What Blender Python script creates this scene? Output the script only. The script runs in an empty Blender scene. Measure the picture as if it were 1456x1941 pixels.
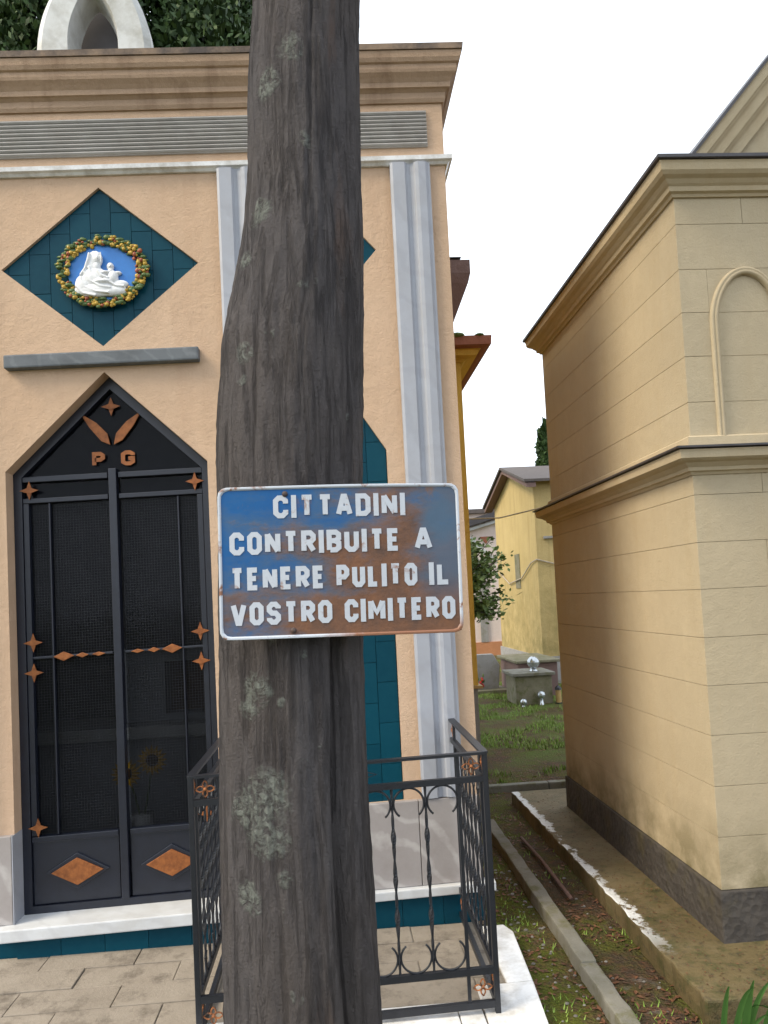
import bpy, bmesh, math, random
from mathutils import Vector, Matrix, noise
from mathutils.geometry import tessellate_polygon
random.seed(7)
SC = bpy.context.scene
COL = SC.collection
R = math.radians

# ------------------------------------------------------------------ camera
cam = bpy.data.cameras.new('camera'); camo = bpy.data.objects.new('camera', cam); COL.objects.link(camo)
YAW, PITCH, ROLL = R(3.9), R(2.85), R(2.85)
Fv = Vector((math.sin(YAW)*math.cos(PITCH), math.cos(YAW)*math.cos(PITCH), math.sin(PITCH)))
R0 = Vector((math.cos(YAW), -math.sin(YAW), 0)); U0 = R0.cross(Fv)
Rv = R0*math.cos(ROLL) - U0*math.sin(ROLL); Uv = U0*math.cos(ROLL) + R0*math.sin(ROLL)
m3 = Matrix((Rv, Uv, -Fv)).transposed()
camo.matrix_world = Matrix.Translation((0, 0, 1.55)) @ m3.to_4x4()
cam.sensor_fit = 'VERTICAL'; cam.sensor_height = 24; cam.sensor_width = 18
cam.lens = 24*1456/1941
cam.shift_y = 92/1941
cam.clip_start = .05; cam.clip_end = 600
SC.camera = camo

# ------------------------------------------------------------------ sky, sun, exposure
SUN_TO = Vector((-.80, -.32, .86)).normalized()
w = bpy.data.worlds.new('World'); SC.world = w; w.use_nodes = True
nt = w.node_tree
bg = nt.nodes['Background']; bg.inputs['Strength'].default_value = .10
sky = nt.nodes.new('ShaderNodeTexSky'); sky.sky_type = 'NISHITA'; sky.sun_disc = False
sky.sun_elevation = math.asin(SUN_TO.z); sky.sun_rotation = math.atan2(SUN_TO.x, SUN_TO.y)
sky.air_density = 1.0; sky.dust_density = 6.0; sky.ozone_density = 1.0
hs = nt.nodes.new('ShaderNodeHueSaturation'); hs.inputs['Saturation'].default_value = .22
nt.links.new(sky.outputs[0], hs.inputs['Color'])
mx = nt.nodes.new('ShaderNodeMix'); mx.data_type = 'RGBA'; mx.inputs[0].default_value = .88      # even overcast cloud over the sky
mx.inputs[7].default_value = (6.9, 7.5, 8.3, 1)
nt.links.new(hs.outputs[0], mx.inputs[6]); nt.links.new(mx.outputs[2], bg.inputs['Color'])
sl = bpy.data.lights.new('sun', 'SUN'); sl.energy = 1.5; sl.angle = R(24); sl.color = (1, .85, .62)
so = bpy.data.objects.new('sun', sl); COL.objects.link(so)
so.rotation_euler = (-SUN_TO).to_track_quat('-Z', 'Y').to_euler(); so.location = (-8, -3, 12)
vs = SC.view_settings; vs.view_transform = 'Standard'; vs.look = 'None'; vs.gamma = 1; vs.use_curve_mapping = False
vs.exposure = 1.38

# ------------------------------------------------------------------ material helpers
class N:
    def __init__(s, name):
        s.m = bpy.data.materials.new(name); s.m.use_nodes = True; s.t = s.m.node_tree
        s.b = s.t.nodes['Principled BSDF']; s.pos = s.t.nodes.new('ShaderNodeNewGeometry').outputs['Position']
    def new(s, k): return s.t.nodes.new('ShaderNode'+k)
    def link(s, a, b): s.t.links.new(a, b)
    def put(s, sock, v):
        if hasattr(v, 'is_output'): s.link(v, sock)
        elif isinstance(v, (tuple, list)): sock.default_value = (*v, 1) if len(v) == 3 and sock.type == 'RGBA' else v
        else: sock.default_value = v
    def noise(s, scale, detail=5, rough=.6, stretch=None, dist=0., off=(0, 0, 0)):
        p = s.pos
        if stretch or any(off):
            mp = s.new('Mapping'); mp.inputs['Scale'].default_value = stretch or (1, 1, 1); mp.inputs['Location'].default_value = off
            s.link(p, mp.inputs[0]); p = mp.outputs[0]
        n = s.new('TexNoise'); n.inputs['Scale'].default_value = scale; n.inputs['Detail'].default_value = detail
        n.inputs['Roughness'].default_value = rough; n.inputs['Distortion'].default_value = dist
        s.link(p, n.inputs['Vector']); return n.outputs['Fac']
    def voro(s, scale, feature='F1', stretch=None):
        p = s.pos
        if stretch:
            mp = s.new('Mapping'); mp.inputs['Scale'].default_value = stretch; s.link(p, mp.inputs[0]); p = mp.outputs[0]
        n = s.new('TexVoronoi'); n.feature = feature; n.inputs['Scale'].default_value = scale
        s.link(p, n.inputs['Vector']); return n.outputs['Distance']
    def wave(s, scale, dist, axis='DIAGONAL', det=3):
        n = s.new('TexWave'); n.bands_direction = axis; n.inputs['Scale'].default_value = scale
        n.inputs['Distortion'].default_value = dist; n.inputs['Detail'].default_value = det
        s.link(s.pos, n.inputs['Vector']); return n.outputs['Fac']
    def math(s, op, a, b=0., c=0., clamp=False):
        n = s.new('Math'); n.operation = op; n.use_clamp = clamp
        for i, v in enumerate((a, b, c)): s.put(n.inputs[i], v)
        return n.outputs[0]
    def rng(s, v, a, b, c=0., d=1.):
        n = s.new('MapRange'); s.put(n.inputs[0], v)
        for i, q in enumerate((a, b, c, d)): n.inputs[1+i].default_value = q
        return n.outputs[0]
    def mix(s, f, a, b):
        n = s.new('Mix'); n.data_type = 'RGBA'; s.put(n.inputs[0], f); s.put(n.inputs[6], a); s.put(n.inputs[7], b)
        return n.outputs[2]
    def xyz(s):
        n = s.new('SeparateXYZ'); s.link(s.pos, n.inputs[0]); return n.outputs
    def near(s, c, r, soft=.3, amp=.5, nz=None):
        v = s.new('VectorMath'); v.operation = 'DISTANCE'; s.link(s.pos, v.inputs[0]); v.inputs[1].default_value = c
        d = v.outputs['Value']
        if nz is not None: d = s.math('ADD', d, s.math('MULTIPLY', s.math('SUBTRACT', nz, .5), amp*r*2))
        return s.rng(d, r, r*(1-soft))
    def rand(s):
        n = s.new('ObjectInfo'); return n.outputs['Random']
    def fin(s, color, rough=.8, bump=None, bs=.3, bd=.01, spec=.3, **kw):
        s.put(s.b.inputs['Base Color'], color); s.put(s.b.inputs['Roughness'], rough)
        s.b.inputs['Specular IOR Level'].default_value = spec
        for k, v in kw.items(): s.put(s.b.inputs[k.replace('_', ' ')], v)
        if bump is not None:
            b = s.new('Bump'); b.inputs['Strength'].default_value = bs; b.inputs['Distance'].default_value = bd
            s.link(bump, b.inputs['Height']); s.link(b.outputs[0], s.b.inputs['Normal'])
        return s.m

def stucco(name, c1, c2, grain=110, streak=(.75, .62, .5), amt=.35, moss=None, mossz=(0, .5), bs=.5, rnd=0):
    n = N(name)
    col = n.mix(n.rng(n.noise(1.7, 6), .3, .7), c1, c2)
    col = n.mix(n.math('MULTIPLY', n.rng(n.noise(14, 7, .7), .35, .75), .30), col, tuple(v*.70 for v in c1))
    col = n.mix(n.math('MULTIPLY', n.rng(n.noise(.9, 5, .6, None, 0, (5, 2, 8)), .5, .7), .22), col, tuple(v*.74 for v in c1))
    if rnd: col = n.mix(n.math('MULTIPLY', n.rand(), rnd), col, tuple(v*.8 for v in c1))
    pt = n.math('MULTIPLY', n.rng(n.noise(2.6, 7, .72, None, .6, (1, 8, 3)), .56, .60), .14)
    col = n.mix(pt, col, tuple(min(1, v*1.25) for v in c2))
    st = n.math('MULTIPLY', n.rng(n.noise(7, 6, .65, (1, 1, .07)), .50, .72), amt)
    col = n.mix(st, col, tuple(a*b for a, b in zip(c1, streak)))
    if moss:
        z = n.xyz()[2]
        f = n.math('MULTIPLY', n.rng(z, mossz[1], mossz[0]), n.rng(n.noise(4.5, 6, .65), .36, .62))
        col = n.mix(n.math('MULTIPLY', f, .9, clamp=True), col, moss)
    h = n.math('ADD', n.noise(grain*.8, 6, .78), n.math('MULTIPLY', n.noise(22, 4), 1.1))
    return n.fin(col, .88, h, bs, .011, .2)

def plain(name, c, rough=.6, var=.25, sc=12, bs=.15, bsc=60, spec=.3, c2=None, **kw):
    n = N(name)
    col = n.mix(n.rng(n.noise(sc, 6), .3, .7), c, c2 or tuple(v*(1-var) for v in c))
    return n.fin(col, rough, n.noise(bsc, 4), bs, .004, spec, **kw)

M = {}
M['peach'] = stucco('peach_plaster', (.585, .42, .295), (.53, .37, .25), 120, (.74, .68, .64), .45)
M['bounce_orange'] = stucco('bounce_orange_plaster', (.76, .42, .13), (.70, .38, .11), 90)  # unseen walls, orange deepened to bounce warm light onto the cream chapel
M['peach_trim'] = stucco('peach_moulding', (.46, .325, .225), (.37, .265, .185), 90, (.5, .46, .44), .8)
M['cream'] = stucco('cream_plaster', (.46, .385, .262), (.415, .343, .228), 140, (.82, .75, .62), .3, (.13, .11, .05), (.26, .62), .35, .35)
M['cream_trim'] = stucco('cream_moulding', (.47, .39, .262), (.425, .348, .228), 120, (.8, .7, .55), .3, None, bs=.25)
M['ochre'] = stucco('ochre_plaster', (.70, .44, .09), (.64, .40, .08), 60, (.8, .7, .6), .3)
M['yellow'] = stucco('yellow_plaster', (.49, .375, .175), (.43, .325, .14), 60, (.62, .57, .47), .6, (.22, .18, .07), (.3, 2.4))
M['pink'] = stucco('pale_pink_plaster', (.70, .60, .56), (.62, .52, .47), 60, (.8, .8, .8), .4)
M['brick_orange'] = stucco('orange_render', (.50, .24, .12), (.42, .19, .10), 60)
M['brown'] = stucco('brown_render', (.20, .13, .115), (.16, .11, .10), 60)
M['rust_trim'] = stucco('brick_red_moulding', (.33, .13, .08), (.27, .11, .07), 60)

def marble(name, base, vein, sc=3., rough=.35, amt=.6, dirt=None):
    n = N(name)
    v = n.rng(n.wave(sc, 9, det=5), .80, .98)
    cl = n.rng(n.noise(3.5, 7, .65), .3, .72)
    col = n.mix(n.math('MULTIPLY', cl, .55), base, tuple(a*.78 for a in base))
    col = n.mix(n.math('MULTIPLY', v, amt), col, vein)
    if dirt: col = n.mix(n.math('MULTIPLY', n.rng(n.noise(5, 7, .7), .42, .66), .75), col, dirt)
    return n.fin(col, n.rng(n.noise(9), .2, .8, rough*.8, rough*1.3), n.noise(40), .08, .003, .5)
M['marble'] = marble('grey_white_marble', (.345, .365, .415), (.27, .285, .325), 3, .5, .45, (.30, .31, .34))
M['marble_base'] = marble('veined_taupe_marble', (.33, .305, .298), (.50, .48, .47), 2.6, .4, .5, (.25, .225, .215))
M['marble_white'] = marble('white_marble', (.58, .60, .62), (.42, .43, .45), 3, .35, .35, (.44, .44, .43))
M['marble_slab'] = marble('weathered_white_marble_slab', (.80, .81, .82), (.62, .62, .63), 3, .22, .25, (.30, .27, .22))
M['frieze'] = marble('grey_fluted_stone', (.36, .35, .34), (.27, .265, .26), 3, .6, .4, (.26, .245, .23))
M['lintel'] = marble('slate_grey_stone', (.125, .14, .155), (.20, .215, .23), 6, .7, .35, (.06, .068, .075))
M['finial'] = marble('weathered_marble_arch', (.60, .62, .62), (.42, .43, .43), 3, .6, .4, (.30, .29, .25))

def tile_mat():
    n = N('teal_glazed_tile')
    col = n.mix(n.rand(), (.0018, .038, .062), (.0025, .049, .077))
    col = n.mix(n.math('MULTIPLY', n.rng(n.noise(30), .4, .8), .2), col, (.012, .08, .105))
    return n.fin(col, .4, n.noise(20, 2), .05, .003, .12)
M['teal'] = tile_mat()
M['grout'] = plain('teal_grout', (.008, .045, .062), .9)
M['iron'] = plain('dark_blue_black_iron', (.012, .014, .020), .42, .3, 30, .25, 120, .5)
M['iron_door'] = plain('dark_navy_door_iron', (.010, .013, .024), .38, .3, 20, .15, 90, .5)
M['copper'] = plain('copper_ornament', (.34, .120, .034), .5, .5, 40, .4, 120, .4, c2=(.17, .055, .017), Metallic=.25)
n = N('rusted_copper_iron'); M['rusty'] = n.fin(n.mix(n.rng(n.noise(60), .35, .6), (.04, .03, .025), (.38, .14, .05)), .7, n.noise(150), .4, .003)
n = N('dark_door_glass')
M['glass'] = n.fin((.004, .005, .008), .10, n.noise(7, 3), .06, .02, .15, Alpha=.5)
M['flash'] = plain('dark_metal_flashing', (.05, .045, .05), .5, .4, 10, .1, 40, .5)
n = N('soot_stained_top'); M['sooty'] = n.fin(n.mix(n.rng(n.noise(7, 7, .7), .35, .65), (.10, .085, .08), (.30, .22, .16)), .9, n.noise(60), .4, .006)
M['roof'] = plain('dark_roof_sheet', (.10, .085, .08), .8)
M['rooftile'] = plain('clay_roof', (.34, .16, .09), .85)

def plinth_mat():
    n = N('dark_rough_plinth_stone')
    col = n.mix(n.rng(n.noise(9, 7, .7), .3, .7), (.085, .075, .065), (.045, .040, .036))
    z = n.xyz()[2]
    col = n.mix(n.math('MULTIPLY', n.rng(n.noise(6, 5), .5, .7), .6), col, (.09, .075, .035))
    return n.fin(col, .85, n.math('ADD', n.noise(35, 6, .75), n.voro(28)), .8, .012, .25)
M['plinth'] = plinth_mat()

def apron_mat():
    n = N('mossy_concrete')
    x = n.xyz()[0]
    col = n.mix(n.rng(n.noise(3, 7, .7), .3, .7), (.145, .110, .050), (.095, .070, .032))
    col = n.mix(n.rng(n.noise(11, 7, .7), .48, .68), col, (.055, .058, .018))
    col = n.mix(n.math('MULTIPLY', n.rng(n.noise(24, 6, .7), .55, .7), .8), col, (.035, .032, .02))
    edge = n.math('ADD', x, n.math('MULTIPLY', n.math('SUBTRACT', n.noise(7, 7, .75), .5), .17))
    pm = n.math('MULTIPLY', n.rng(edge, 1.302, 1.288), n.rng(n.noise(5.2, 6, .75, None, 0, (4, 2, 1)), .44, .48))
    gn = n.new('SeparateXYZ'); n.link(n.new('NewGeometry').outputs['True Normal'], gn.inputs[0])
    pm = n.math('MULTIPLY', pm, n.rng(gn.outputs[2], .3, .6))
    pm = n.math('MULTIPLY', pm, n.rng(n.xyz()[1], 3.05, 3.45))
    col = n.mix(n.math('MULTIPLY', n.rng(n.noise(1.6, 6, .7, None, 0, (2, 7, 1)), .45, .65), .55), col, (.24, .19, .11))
    col = n.mix(pm, col, (.74, .76, .77))  # white edge band: wet sky glare put into the colour
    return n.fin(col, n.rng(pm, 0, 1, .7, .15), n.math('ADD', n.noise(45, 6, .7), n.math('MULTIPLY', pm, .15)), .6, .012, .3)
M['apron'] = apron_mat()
def concrete_mat(name, a, b, moss):
    n = N(name)
    col = n.mix(n.rng(n.noise(5, 7, .7), .3, .7), a, b)
    col = n.mix(n.math('MULTIPLY', n.rng(n.noise(8, 7, .7), .5, .66), .8), col, moss)
    return n.fin(col, .88, n.noise(70, 6, .7), .6, .008, .25)
M['kerb'] = concrete_mat('lichen_grey_concrete', (.225, .215, .185), (.14, .135, .11), (.105, .10, .04))
M['greybase'] = concrete_mat('grey_cement_render', (.30, .29, .28), (.24, .235, .23), (.2, .19, .15))
M['gravestone'] = concrete_mat('mossy_gravestone', (.22, .20, .14), (.14, .13, .085), (.09, .10, .03))
M['paving'] = concrete_mat('beige_travertine_paving', (.30, .262, .215), (.22, .188, .152), (.12, .10, .08))

def ground_mat():
    n = N('earth_moss_and_leaf_litter')
    xs = n.xyz()
    col = n.mix(n.rng(n.noise(2.2, 8, .7), .3, .7), (.105, .072, .046), (.065, .048, .034))
    col = n.mix(n.rng(n.noise(26, 7, .75), .48, .66), col, (.16, .075, .042))
    g = n.rng(n.noise(2.6, 7, .68, None, 0, (3, 1, 0)), .44, .58)
    far = n.rng(xs[1], 6.2, 7.5)
    mossx = n.rng(xs[0], 1.12, .80)
    g = n.math('ADD', n.math('MULTIPLY', g, .8), n.math('MULTIPLY', mossx, .6), clamp=True)
    g = n.math('MULTIPLY', g, n.rng(n.noise(16, 6, .7), .34, .52))
    col = n.mix(g, col, n.mix(n.noise(9), (.125, .125, .02), (.07, .095, .016)))
    gr = n.rng(n.noise(3.2, 5, .6, None, 0, (9, 4, 0)), .60, .68)
    col = n.mix(n.math('MULTIPLY', gr, n.rng(xs[1], 4.4, 3.0)), col, (.22, .21, .19))
    col = n.mix(n.math('MULTIPLY', far, n.rng(n.noise(1.8, 6, .65), .46, .62)), col, (.10, .14, .03))
    return n.fin(col, .95, n.math('ADD', n.noise(40, 8, .8), n.voro(70)), .9, .02, .15)
M['ground'] = ground_mat()

def bark_mat():
    n = N('grey_bark_with_lichen')
    col = n.mix(n.rng(n.noise(38, 8, .75, (1, 1, .35)), .3, .7), (.122, .112, .113), (.078, .072, .075))
    col = n.mix(n.math('MULTIPLY', n.rng(n.noise(3, 6, .6, (1, 1, .35)), .45, .75), .7), col, (.10, .080, .066))
    col = n.mix(n.math('MULTIPLY', n.rng(n.noise(9, 5, .6, (1, 1, .2), 0, (3, 0, 0)), .62, .74), .5), col, (.16, .10, .07))
    crk = n.rng(n.noise(34, 7, .72, (1, 1, .085), .8, (2, 5, 1)), .36, .50)
    col = n.mix(n.math('MULTIPLY', n.math('SUBTRACT', 1., crk), n.rng(n.noise(6, 4), .3, .6, .1, .65)), col, (.038, .034, .035))
    nz = n.noise(24, 6, .7)
    mk = None
    for c, r in [((-.172, 1.60, 1.375), .042), ((-.19, 1.61, 1.34), .03), ((-.165, 1.6, 1.155), .066), ((-.20, 1.62, 1.13), .05), ((-.155, 1.6, 1.075), .05),
                 ((-.125, 1.6, .995), .022), ((-.20, 1.62, .955), .035), ((-.176, 1.62, 2.088), .030), ((-.067, 1.6, 1.444), .012), ((-.115, 1.6, 1.349), .012),
                 ((-.18, 1.62, 2.03), .02), ((-.012, 1.61, 2.554), .025), ((-.043, 1.62, 2.765), .035), ((-.119, 1.66, 2.405), .035), ((-.10, 1.65, 2.70), .04), ((-.10, 1.65, 2.2), .02), ((-.16, 1.67, 2.31), .025)]:
        f = n.near(c, r, .35, .75, nz); mk = f if mk is None else n.math('MAXIMUM', mk, f)
    sp = n.math('MULTIPLY', n.rng(n.noise(14, 4, .6, (1, 1, .7), 0, (7, 3, 2)), .68, .73), .7)
    mk = n.math('MAXIMUM', mk, sp)
    mk = n.math('MULTIPLY', mk, n.rng(n.noise(70, 6, .7, None, .5), .40, .56), clamp=True)
    col = n.mix(n.math('MULTIPLY', mk, .85), col, n.mix(n.noise(60), (.30, .32, .29), (.16, .18, .16)))
    h = n.math('ADD', n.math('ADD', n.noise(60, 8, .8, (1, 1, .30)), n.math('MULTIPLY', crk, .55)), n.math('ADD', n.math('MULTIPLY', mk, .35), n.math('MULTIPLY', n.noise(160, 4), .35)))
    return n.fin(col, .92, h, 1., .016, .12)
M['bark'] = bark_mat()
M['bark_plain'] = plain('brown_bark', (.09, .07, .055), .95, .4, 20, .8, 40, .1)

def leaf_mat(name, a, b):
    n = N(name); g = n.new('NewGeometry')
    col = n.mix(g.outputs['Random Per Island'], a, b)
    return n.fin(col, .6, None, spec=.25)
M['cypress'] = leaf_mat('dark_cypress_foliage', (.016, .036, .012), (.055, .100, .028))
M['shrubleaf'] = leaf_mat('mid_green_leaves', (.07, .12, .03), (.16, .21, .07))
M['grass'] = leaf_mat('grass_blades', (.13, .23, .03), (.24, .34, .07))
M['litter'] = leaf_mat('dry_fallen_leaves', (.17, .075, .038), (.07, .04, .025))
M['pebble'] = leaf_mat('grey_pebbles', (.24, .225, .20), (.12, .11, .10))
M['iris'] = leaf_mat('strap_leaf_green', (.05, .13, .025), (.08, .17, .035))

def sign_mat():
    n = N('rust_stained_blue_enamel')
    x, y, z = n.xyz()
    col = n.mix(n.rng(n.noise(7, 6), .3, .7), (.008, .075, .24), (.012, .090, .25))
    d = n.math('ADD', n.math('MULTIPLY', n.math('SUBTRACT', x, .02), 1.25), n.math('MULTIPLY', n.math('SUBTRACT', 1.64, z), 1.7))
    dd = n.math('ADD', n.math('MULTIPLY', d, .9), n.math('MULTIPLY', n.math('SUBTRACT', n.noise(9, 8, .68, (.6, 1, 1.25)), .5), 1.5))
    fade = n.rng(dd, -.40, -.03)
    col = n.mix(n.math('MULTIPLY', fade, .8), col, (.075, .11, .14))
    rust = n.rng(dd, -.20, .12)
    blu = n.near((.225, 1.56, 1.70), .055, .5, .8, n.noise(14, 5, .6))
    rust = n.math('MULTIPLY', rust, n.math('SUBTRACT', 1., blu), clamp=True)
    re_ = n.math('MULTIPLY', n.rng(n.math('ADD', x, n.math('MULTIPLY', n.math('SUBTRACT', n.noise(16, 7, .7, (.6, 1, 1)), .5), .22)), .15, .22), n.rng(z, 1.52, 1.60))
    rust = n.math('MULTIPLY', rust, n.math('SUBTRACT', 1., n.math('MULTIPLY', re_, .8)), clamp=True)
    col = n.mix(n.math('MULTIPLY', rust, .95), col, n.mix(n.rng(n.noise(16, 7, .7), .35, .65), (.185, .085, .042), (.105, .06, .042)))
    top = n.math('MULTIPLY', n.rng(n.noise(18, 7, .7, (1, 1, .5)), .56, .66), n.rng(z, 1.70, 1.79))
    col = n.mix(top, col, (.16, .09, .055))
    return n.fin(col, n.rng(rust, 0, 1, .38, .75), n.math('ADD', n.noise(12, 3), n.math('MULTIPLY', rust, n.noise(90))), .25, .006, .2)
M['sign'] = sign_mat()
def enamel(name, lo):
    n = N(name); z = n.xyz()[2]
    r = n.rng(n.noise(22, 7, .7, None, .6), lo, lo+.09)
    if name == 'white_enamel_rim': r = n.math('MAXIMUM', r, n.math('MULTIPLY', n.rng(z, 1.515, 1.485), n.rng(n.math('ADD', n.xyz()[0], n.math('MULTIPLY', n.noise(30), .2)), .05, .16)), clamp=True)
    col = n.mix(r, (.42, .455, .51) if 'lett' in name else (.44, .48, .54), (.22, .10, .055))
    return n.fin(col, .4, n.noise(60), .2, .003, .4)
M['rim'] = enamel('white_enamel_rim', .535)
M['letter'] = enamel('white_enamel_lettering', .60)
n = N('bare_back_steel'); M['steel'] = n.fin(n.mix(n.rng(n.noise(20), .4, .6), (.12, .07, .05), (.05, .04, .04)), .6, n.noise(80), .3, .004)
M['blue_glaze'] = plain('sky_blue_glaze', (.05, .22, .62), .3)
M['white_glaze'] = plain('white_ceramic_glaze', (.74, .75, .76), .35, .1)
M['fruit_y'] = plain('yellow_ceramic_fruit', (.55, .36, .06), .4, .5, 60)
M['fruit_r'] = plain('red_ceramic_fruit', (.36, .10, .05), .4, .5, 60)
M['fruit_g'] = plain('green_ceramic_leaf', (.10, .16, .05), .4, .5, 60)
M['sun_y'] = plain('sunflower_petals', (.60, .36, .02), .7)
M['sun_b'] = plain('sunflower_centre', (.07, .035, .015), .9)
M['chrome'] = plain('polished_silver_glass', (.55, .58, .60), .22, .3, 30, Metallic=.7)
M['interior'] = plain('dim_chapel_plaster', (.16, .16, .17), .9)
M['lantern'] = plain('yellowed_lantern', (.45, .30, .12), .5)
M['red'] = plain('red_flower', (.5, .04, .03), .7)
M['cable'] = plain('pale_cable', (.42, .36, .28), .6)
M['rod'] = plain('rusty_rod', (.17, .10, .08), .85, .4, 40)
M['wire'] = plain('dull_grey_wire', (.035, .036, .04), .5, .5, 5)
M['paint_dark'] = plain('dark_lettering', (.12, .11, .1), .8)

# ------------------------------------------------------------------ mesh helpers
SHEAR = [0.]
class MB:
    def __init__(s): s.v = []; s.f = []
    def add(s, vs, fs):
        o = len(s.v); s.v += [tuple(v) for v in vs]; s.f += [tuple(i+o for i in q) for q in fs]; return s
    def box(s, x0, x1, y0, y1, z0, z1):
        return s.add([(x0,y0,z0),(x1,y0,z0),(x1,y1,z0),(x0,y1,z0),(x0,y0,z1),(x1,y0,z1),(x1,y1,z1),(x0,y1,z1)],
                     [(0,3,2,1),(4,5,6,7),(0,1,5,4),(1,2,6,5),(2,3,7,6),(3,0,4,7)])
    def prism_xz(s, poly, y0, y1):
        k = len(poly); a = sum(poly[i][0]*poly[(i+1)%k][1]-poly[(i+1)%k][0]*poly[i][1] for i in range(k))
        if a < 0: poly = poly[::-1]
        vs = [(x, y0, z) for x, z in poly]+[(x, y1, z) for x, z in poly]
        return s.add(vs, [tuple(range(k)), tuple(range(2*k-1, k-1, -1))]+[(i, k+i, k+(i+1)%k, (i+1)%k) for i in range(k)])
    def prism_xy(s, poly, z0, z1):
        k = len(poly); a = sum(poly[i][0]*poly[(i+1)%k][1]-poly[(i+1)%k][0]*poly[i][1] for i in range(k))
        if a < 0: poly = poly[::-1]
        vs = [(x, y, z0) for x, y in poly]+[(x, y, z1) for x, y in poly]
        return s.add(vs, [tuple(range(k-1, -1, -1)), tuple(range(k, 2*k))]+[(i, (i+1)%k, k+(i+1)%k, k+i) for i in range(k)])
    def prism_yz(s, poly, x0, x1):
        k = len(poly); vs = [(x0, y, z) for y, z in poly]+[(x1, y, z) for y, z in poly]
        return s.add(vs, [tuple(range(k-1, -1, -1)), tuple(range(k, 2*k))]+[(i, (i+1)%k, k+(i+1)%k, k+i) for i in range(k)])
    def tube(s, pts, r, n=6, closed=False, twist=0., phase=0.):
        P = [Vector(p) for p in pts]; k = len(P); rs = r if isinstance(r, (list, tuple)) else [r]*k
        vs = []; ref = None
        for i in range(k):
            a = P[(i-1) % k] if (i > 0 or closed) else P[i]; b = P[(i+1) % k] if (i < k-1 or closed) else P[i]
            t = (b-a).normalized()
            if ref is None: ref = Vector((0, 1, 0)) if abs(t.y) < .9 else Vector((1, 0, 0))
            u = (ref-t*ref.dot(t)).normalized(); ref = u; v = t.cross(u)
            for j in range(n):
                q = 2*math.pi*j/n+twist*i+phase; vs.append(P[i]+(u*math.cos(q)+v*math.sin(q))*rs[i])
        fs = []
        for i in range(k if closed else k-1):
            for j in range(n):
                i2 = (i+1) % k; fs.append((i*n+j, i*n+(j+1)%n, i2*n+(j+1)%n, i2*n+j))
        if not closed: fs += [tuple(range(n-1, -1, -1)), tuple(range((k-1)*n, k*n))]
        return s.add(vs, fs)
    def ring(s, c, r, rad, axis='y', n=28, a0=0, a1=360, k=6):
        full = abs(a1-a0) >= 360; cnt = n if full else n+1; pts = []
        for i in range(cnt):
            q = R(a0+(a1-a0)*i/n); d = (r*math.cos(q), r*math.sin(q))
            pts.append((c[0]+d[0], c[1], c[2]+d[1]) if axis == 'y' else (c[0], c[1]+d[0], c[2]+d[1]))
        return s.tube(pts, rad, k, full)
    def ell(s, c, r, nu=12, nv=8):
        vs = [(c[0], c[1], c[2]+r[2])]; fs = []
        for j in range(1, nv):
            t = math.pi*j/nv
            for i in range(nu):
                p = 2*math.pi*i/nu; vs.append((c[0]+r[0]*math.sin(t)*math.cos(p), c[1]+r[1]*math.sin(t)*math.sin(p), c[2]+r[2]*math.cos(t)))
        vs.append((c[0], c[1], c[2]-r[2])); L = len(vs)-1
        for i in range(nu): fs.append((0, 1+i, 1+(i+1)%nu)); fs.append((L, 1+(nv-2)*nu+(i+1)%nu, 1+(nv-2)*nu+i))
        for j in range(nv-2):
            for i in range(nu): a = 1+j*nu+i; b = 1+j*nu+(i+1)%nu; fs.append((a, a+nu, b+nu, b))
        return s.add(vs, fs)
    def build(s, name, mat, parent=None, bevel=0, smooth=False, shear=True):
        me = bpy.data.meshes.new(name)
        vs = s.v
        if SHEAR[0] and shear: vs = [(x, y, z+SHEAR[0]*(x+.2)) for x, y, z in vs]
        me.from_pydata(vs, [], s.f); me.validate()
        if bevel:
            bm = bmesh.new(); bm.from_mesh(me); bmesh.ops.remove_doubles(bm, verts=bm.verts, dist=1e-5)
            ed = [e for e in bm.edges if len(e.link_faces) == 2 and e.calc_face_angle(0) > .5]
            bmesh.ops.bevel(bm, geom=ed, offset=bevel, segments=2, affect='EDGES', profile=.6, clamp_overlap=True)
            bm.to_mesh(me); bm.free()
        if smooth: me.polygons.foreach_set('use_smooth', [True]*len(me.polygons))
        me.materials.append(M[mat] if isinstance(mat, str) else mat); me.update()
        o = bpy.data.objects.new(name, me); COL.objects.link(o)
        if parent: o.parent = parent
        return o

def tag(o, label, cat=None, group=None, kind=None):
    o['label'] = label
    if cat: o['category'] = cat
    if group: o['group'] = group
    if kind: o['kind'] = kind
    return o
def thing(name, label, cat, group=None):
    o = bpy.data.objects.new(name, None); COL.objects.link(o); o.empty_display_size = .1
    return tag(o, label, cat, group)
def box(x0, x1, y0, y1, z0, z1): return MB().box(x0, x1, y0, y1, z0, z1)

def clip(poly, shape):
    """clip polygon to a convex counter-clockwise shape"""
    out = poly
    for i in range(len(shape)):
        a, b = shape[i], shape[(i+1) % len(shape)]; inp = out; out = []
        def side(p): return (b[0]-a[0])*(p[1]-a[1])-(b[1]-a[1])*(p[0]-a[0])
        for j in range(len(inp)):
            p, q = inp[j], inp[(j+1) % len(inp)]; sp, sq = side(p), side(q)
            if sp >= 0: out.append(p)
            if sp*sq < 0: t = sp/(sp-sq); out.append((p[0]+(q[0]-p[0])*t, p[1]+(q[1]-p[1])*t))
        if not out: return []
    return out
def area(p): return abs(sum(p[i][0]*p[(i+1)%len(p)][1]-p[(i+1)%len(p)][0]*p[i][1] for i in range(len(p)))/2)

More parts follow.
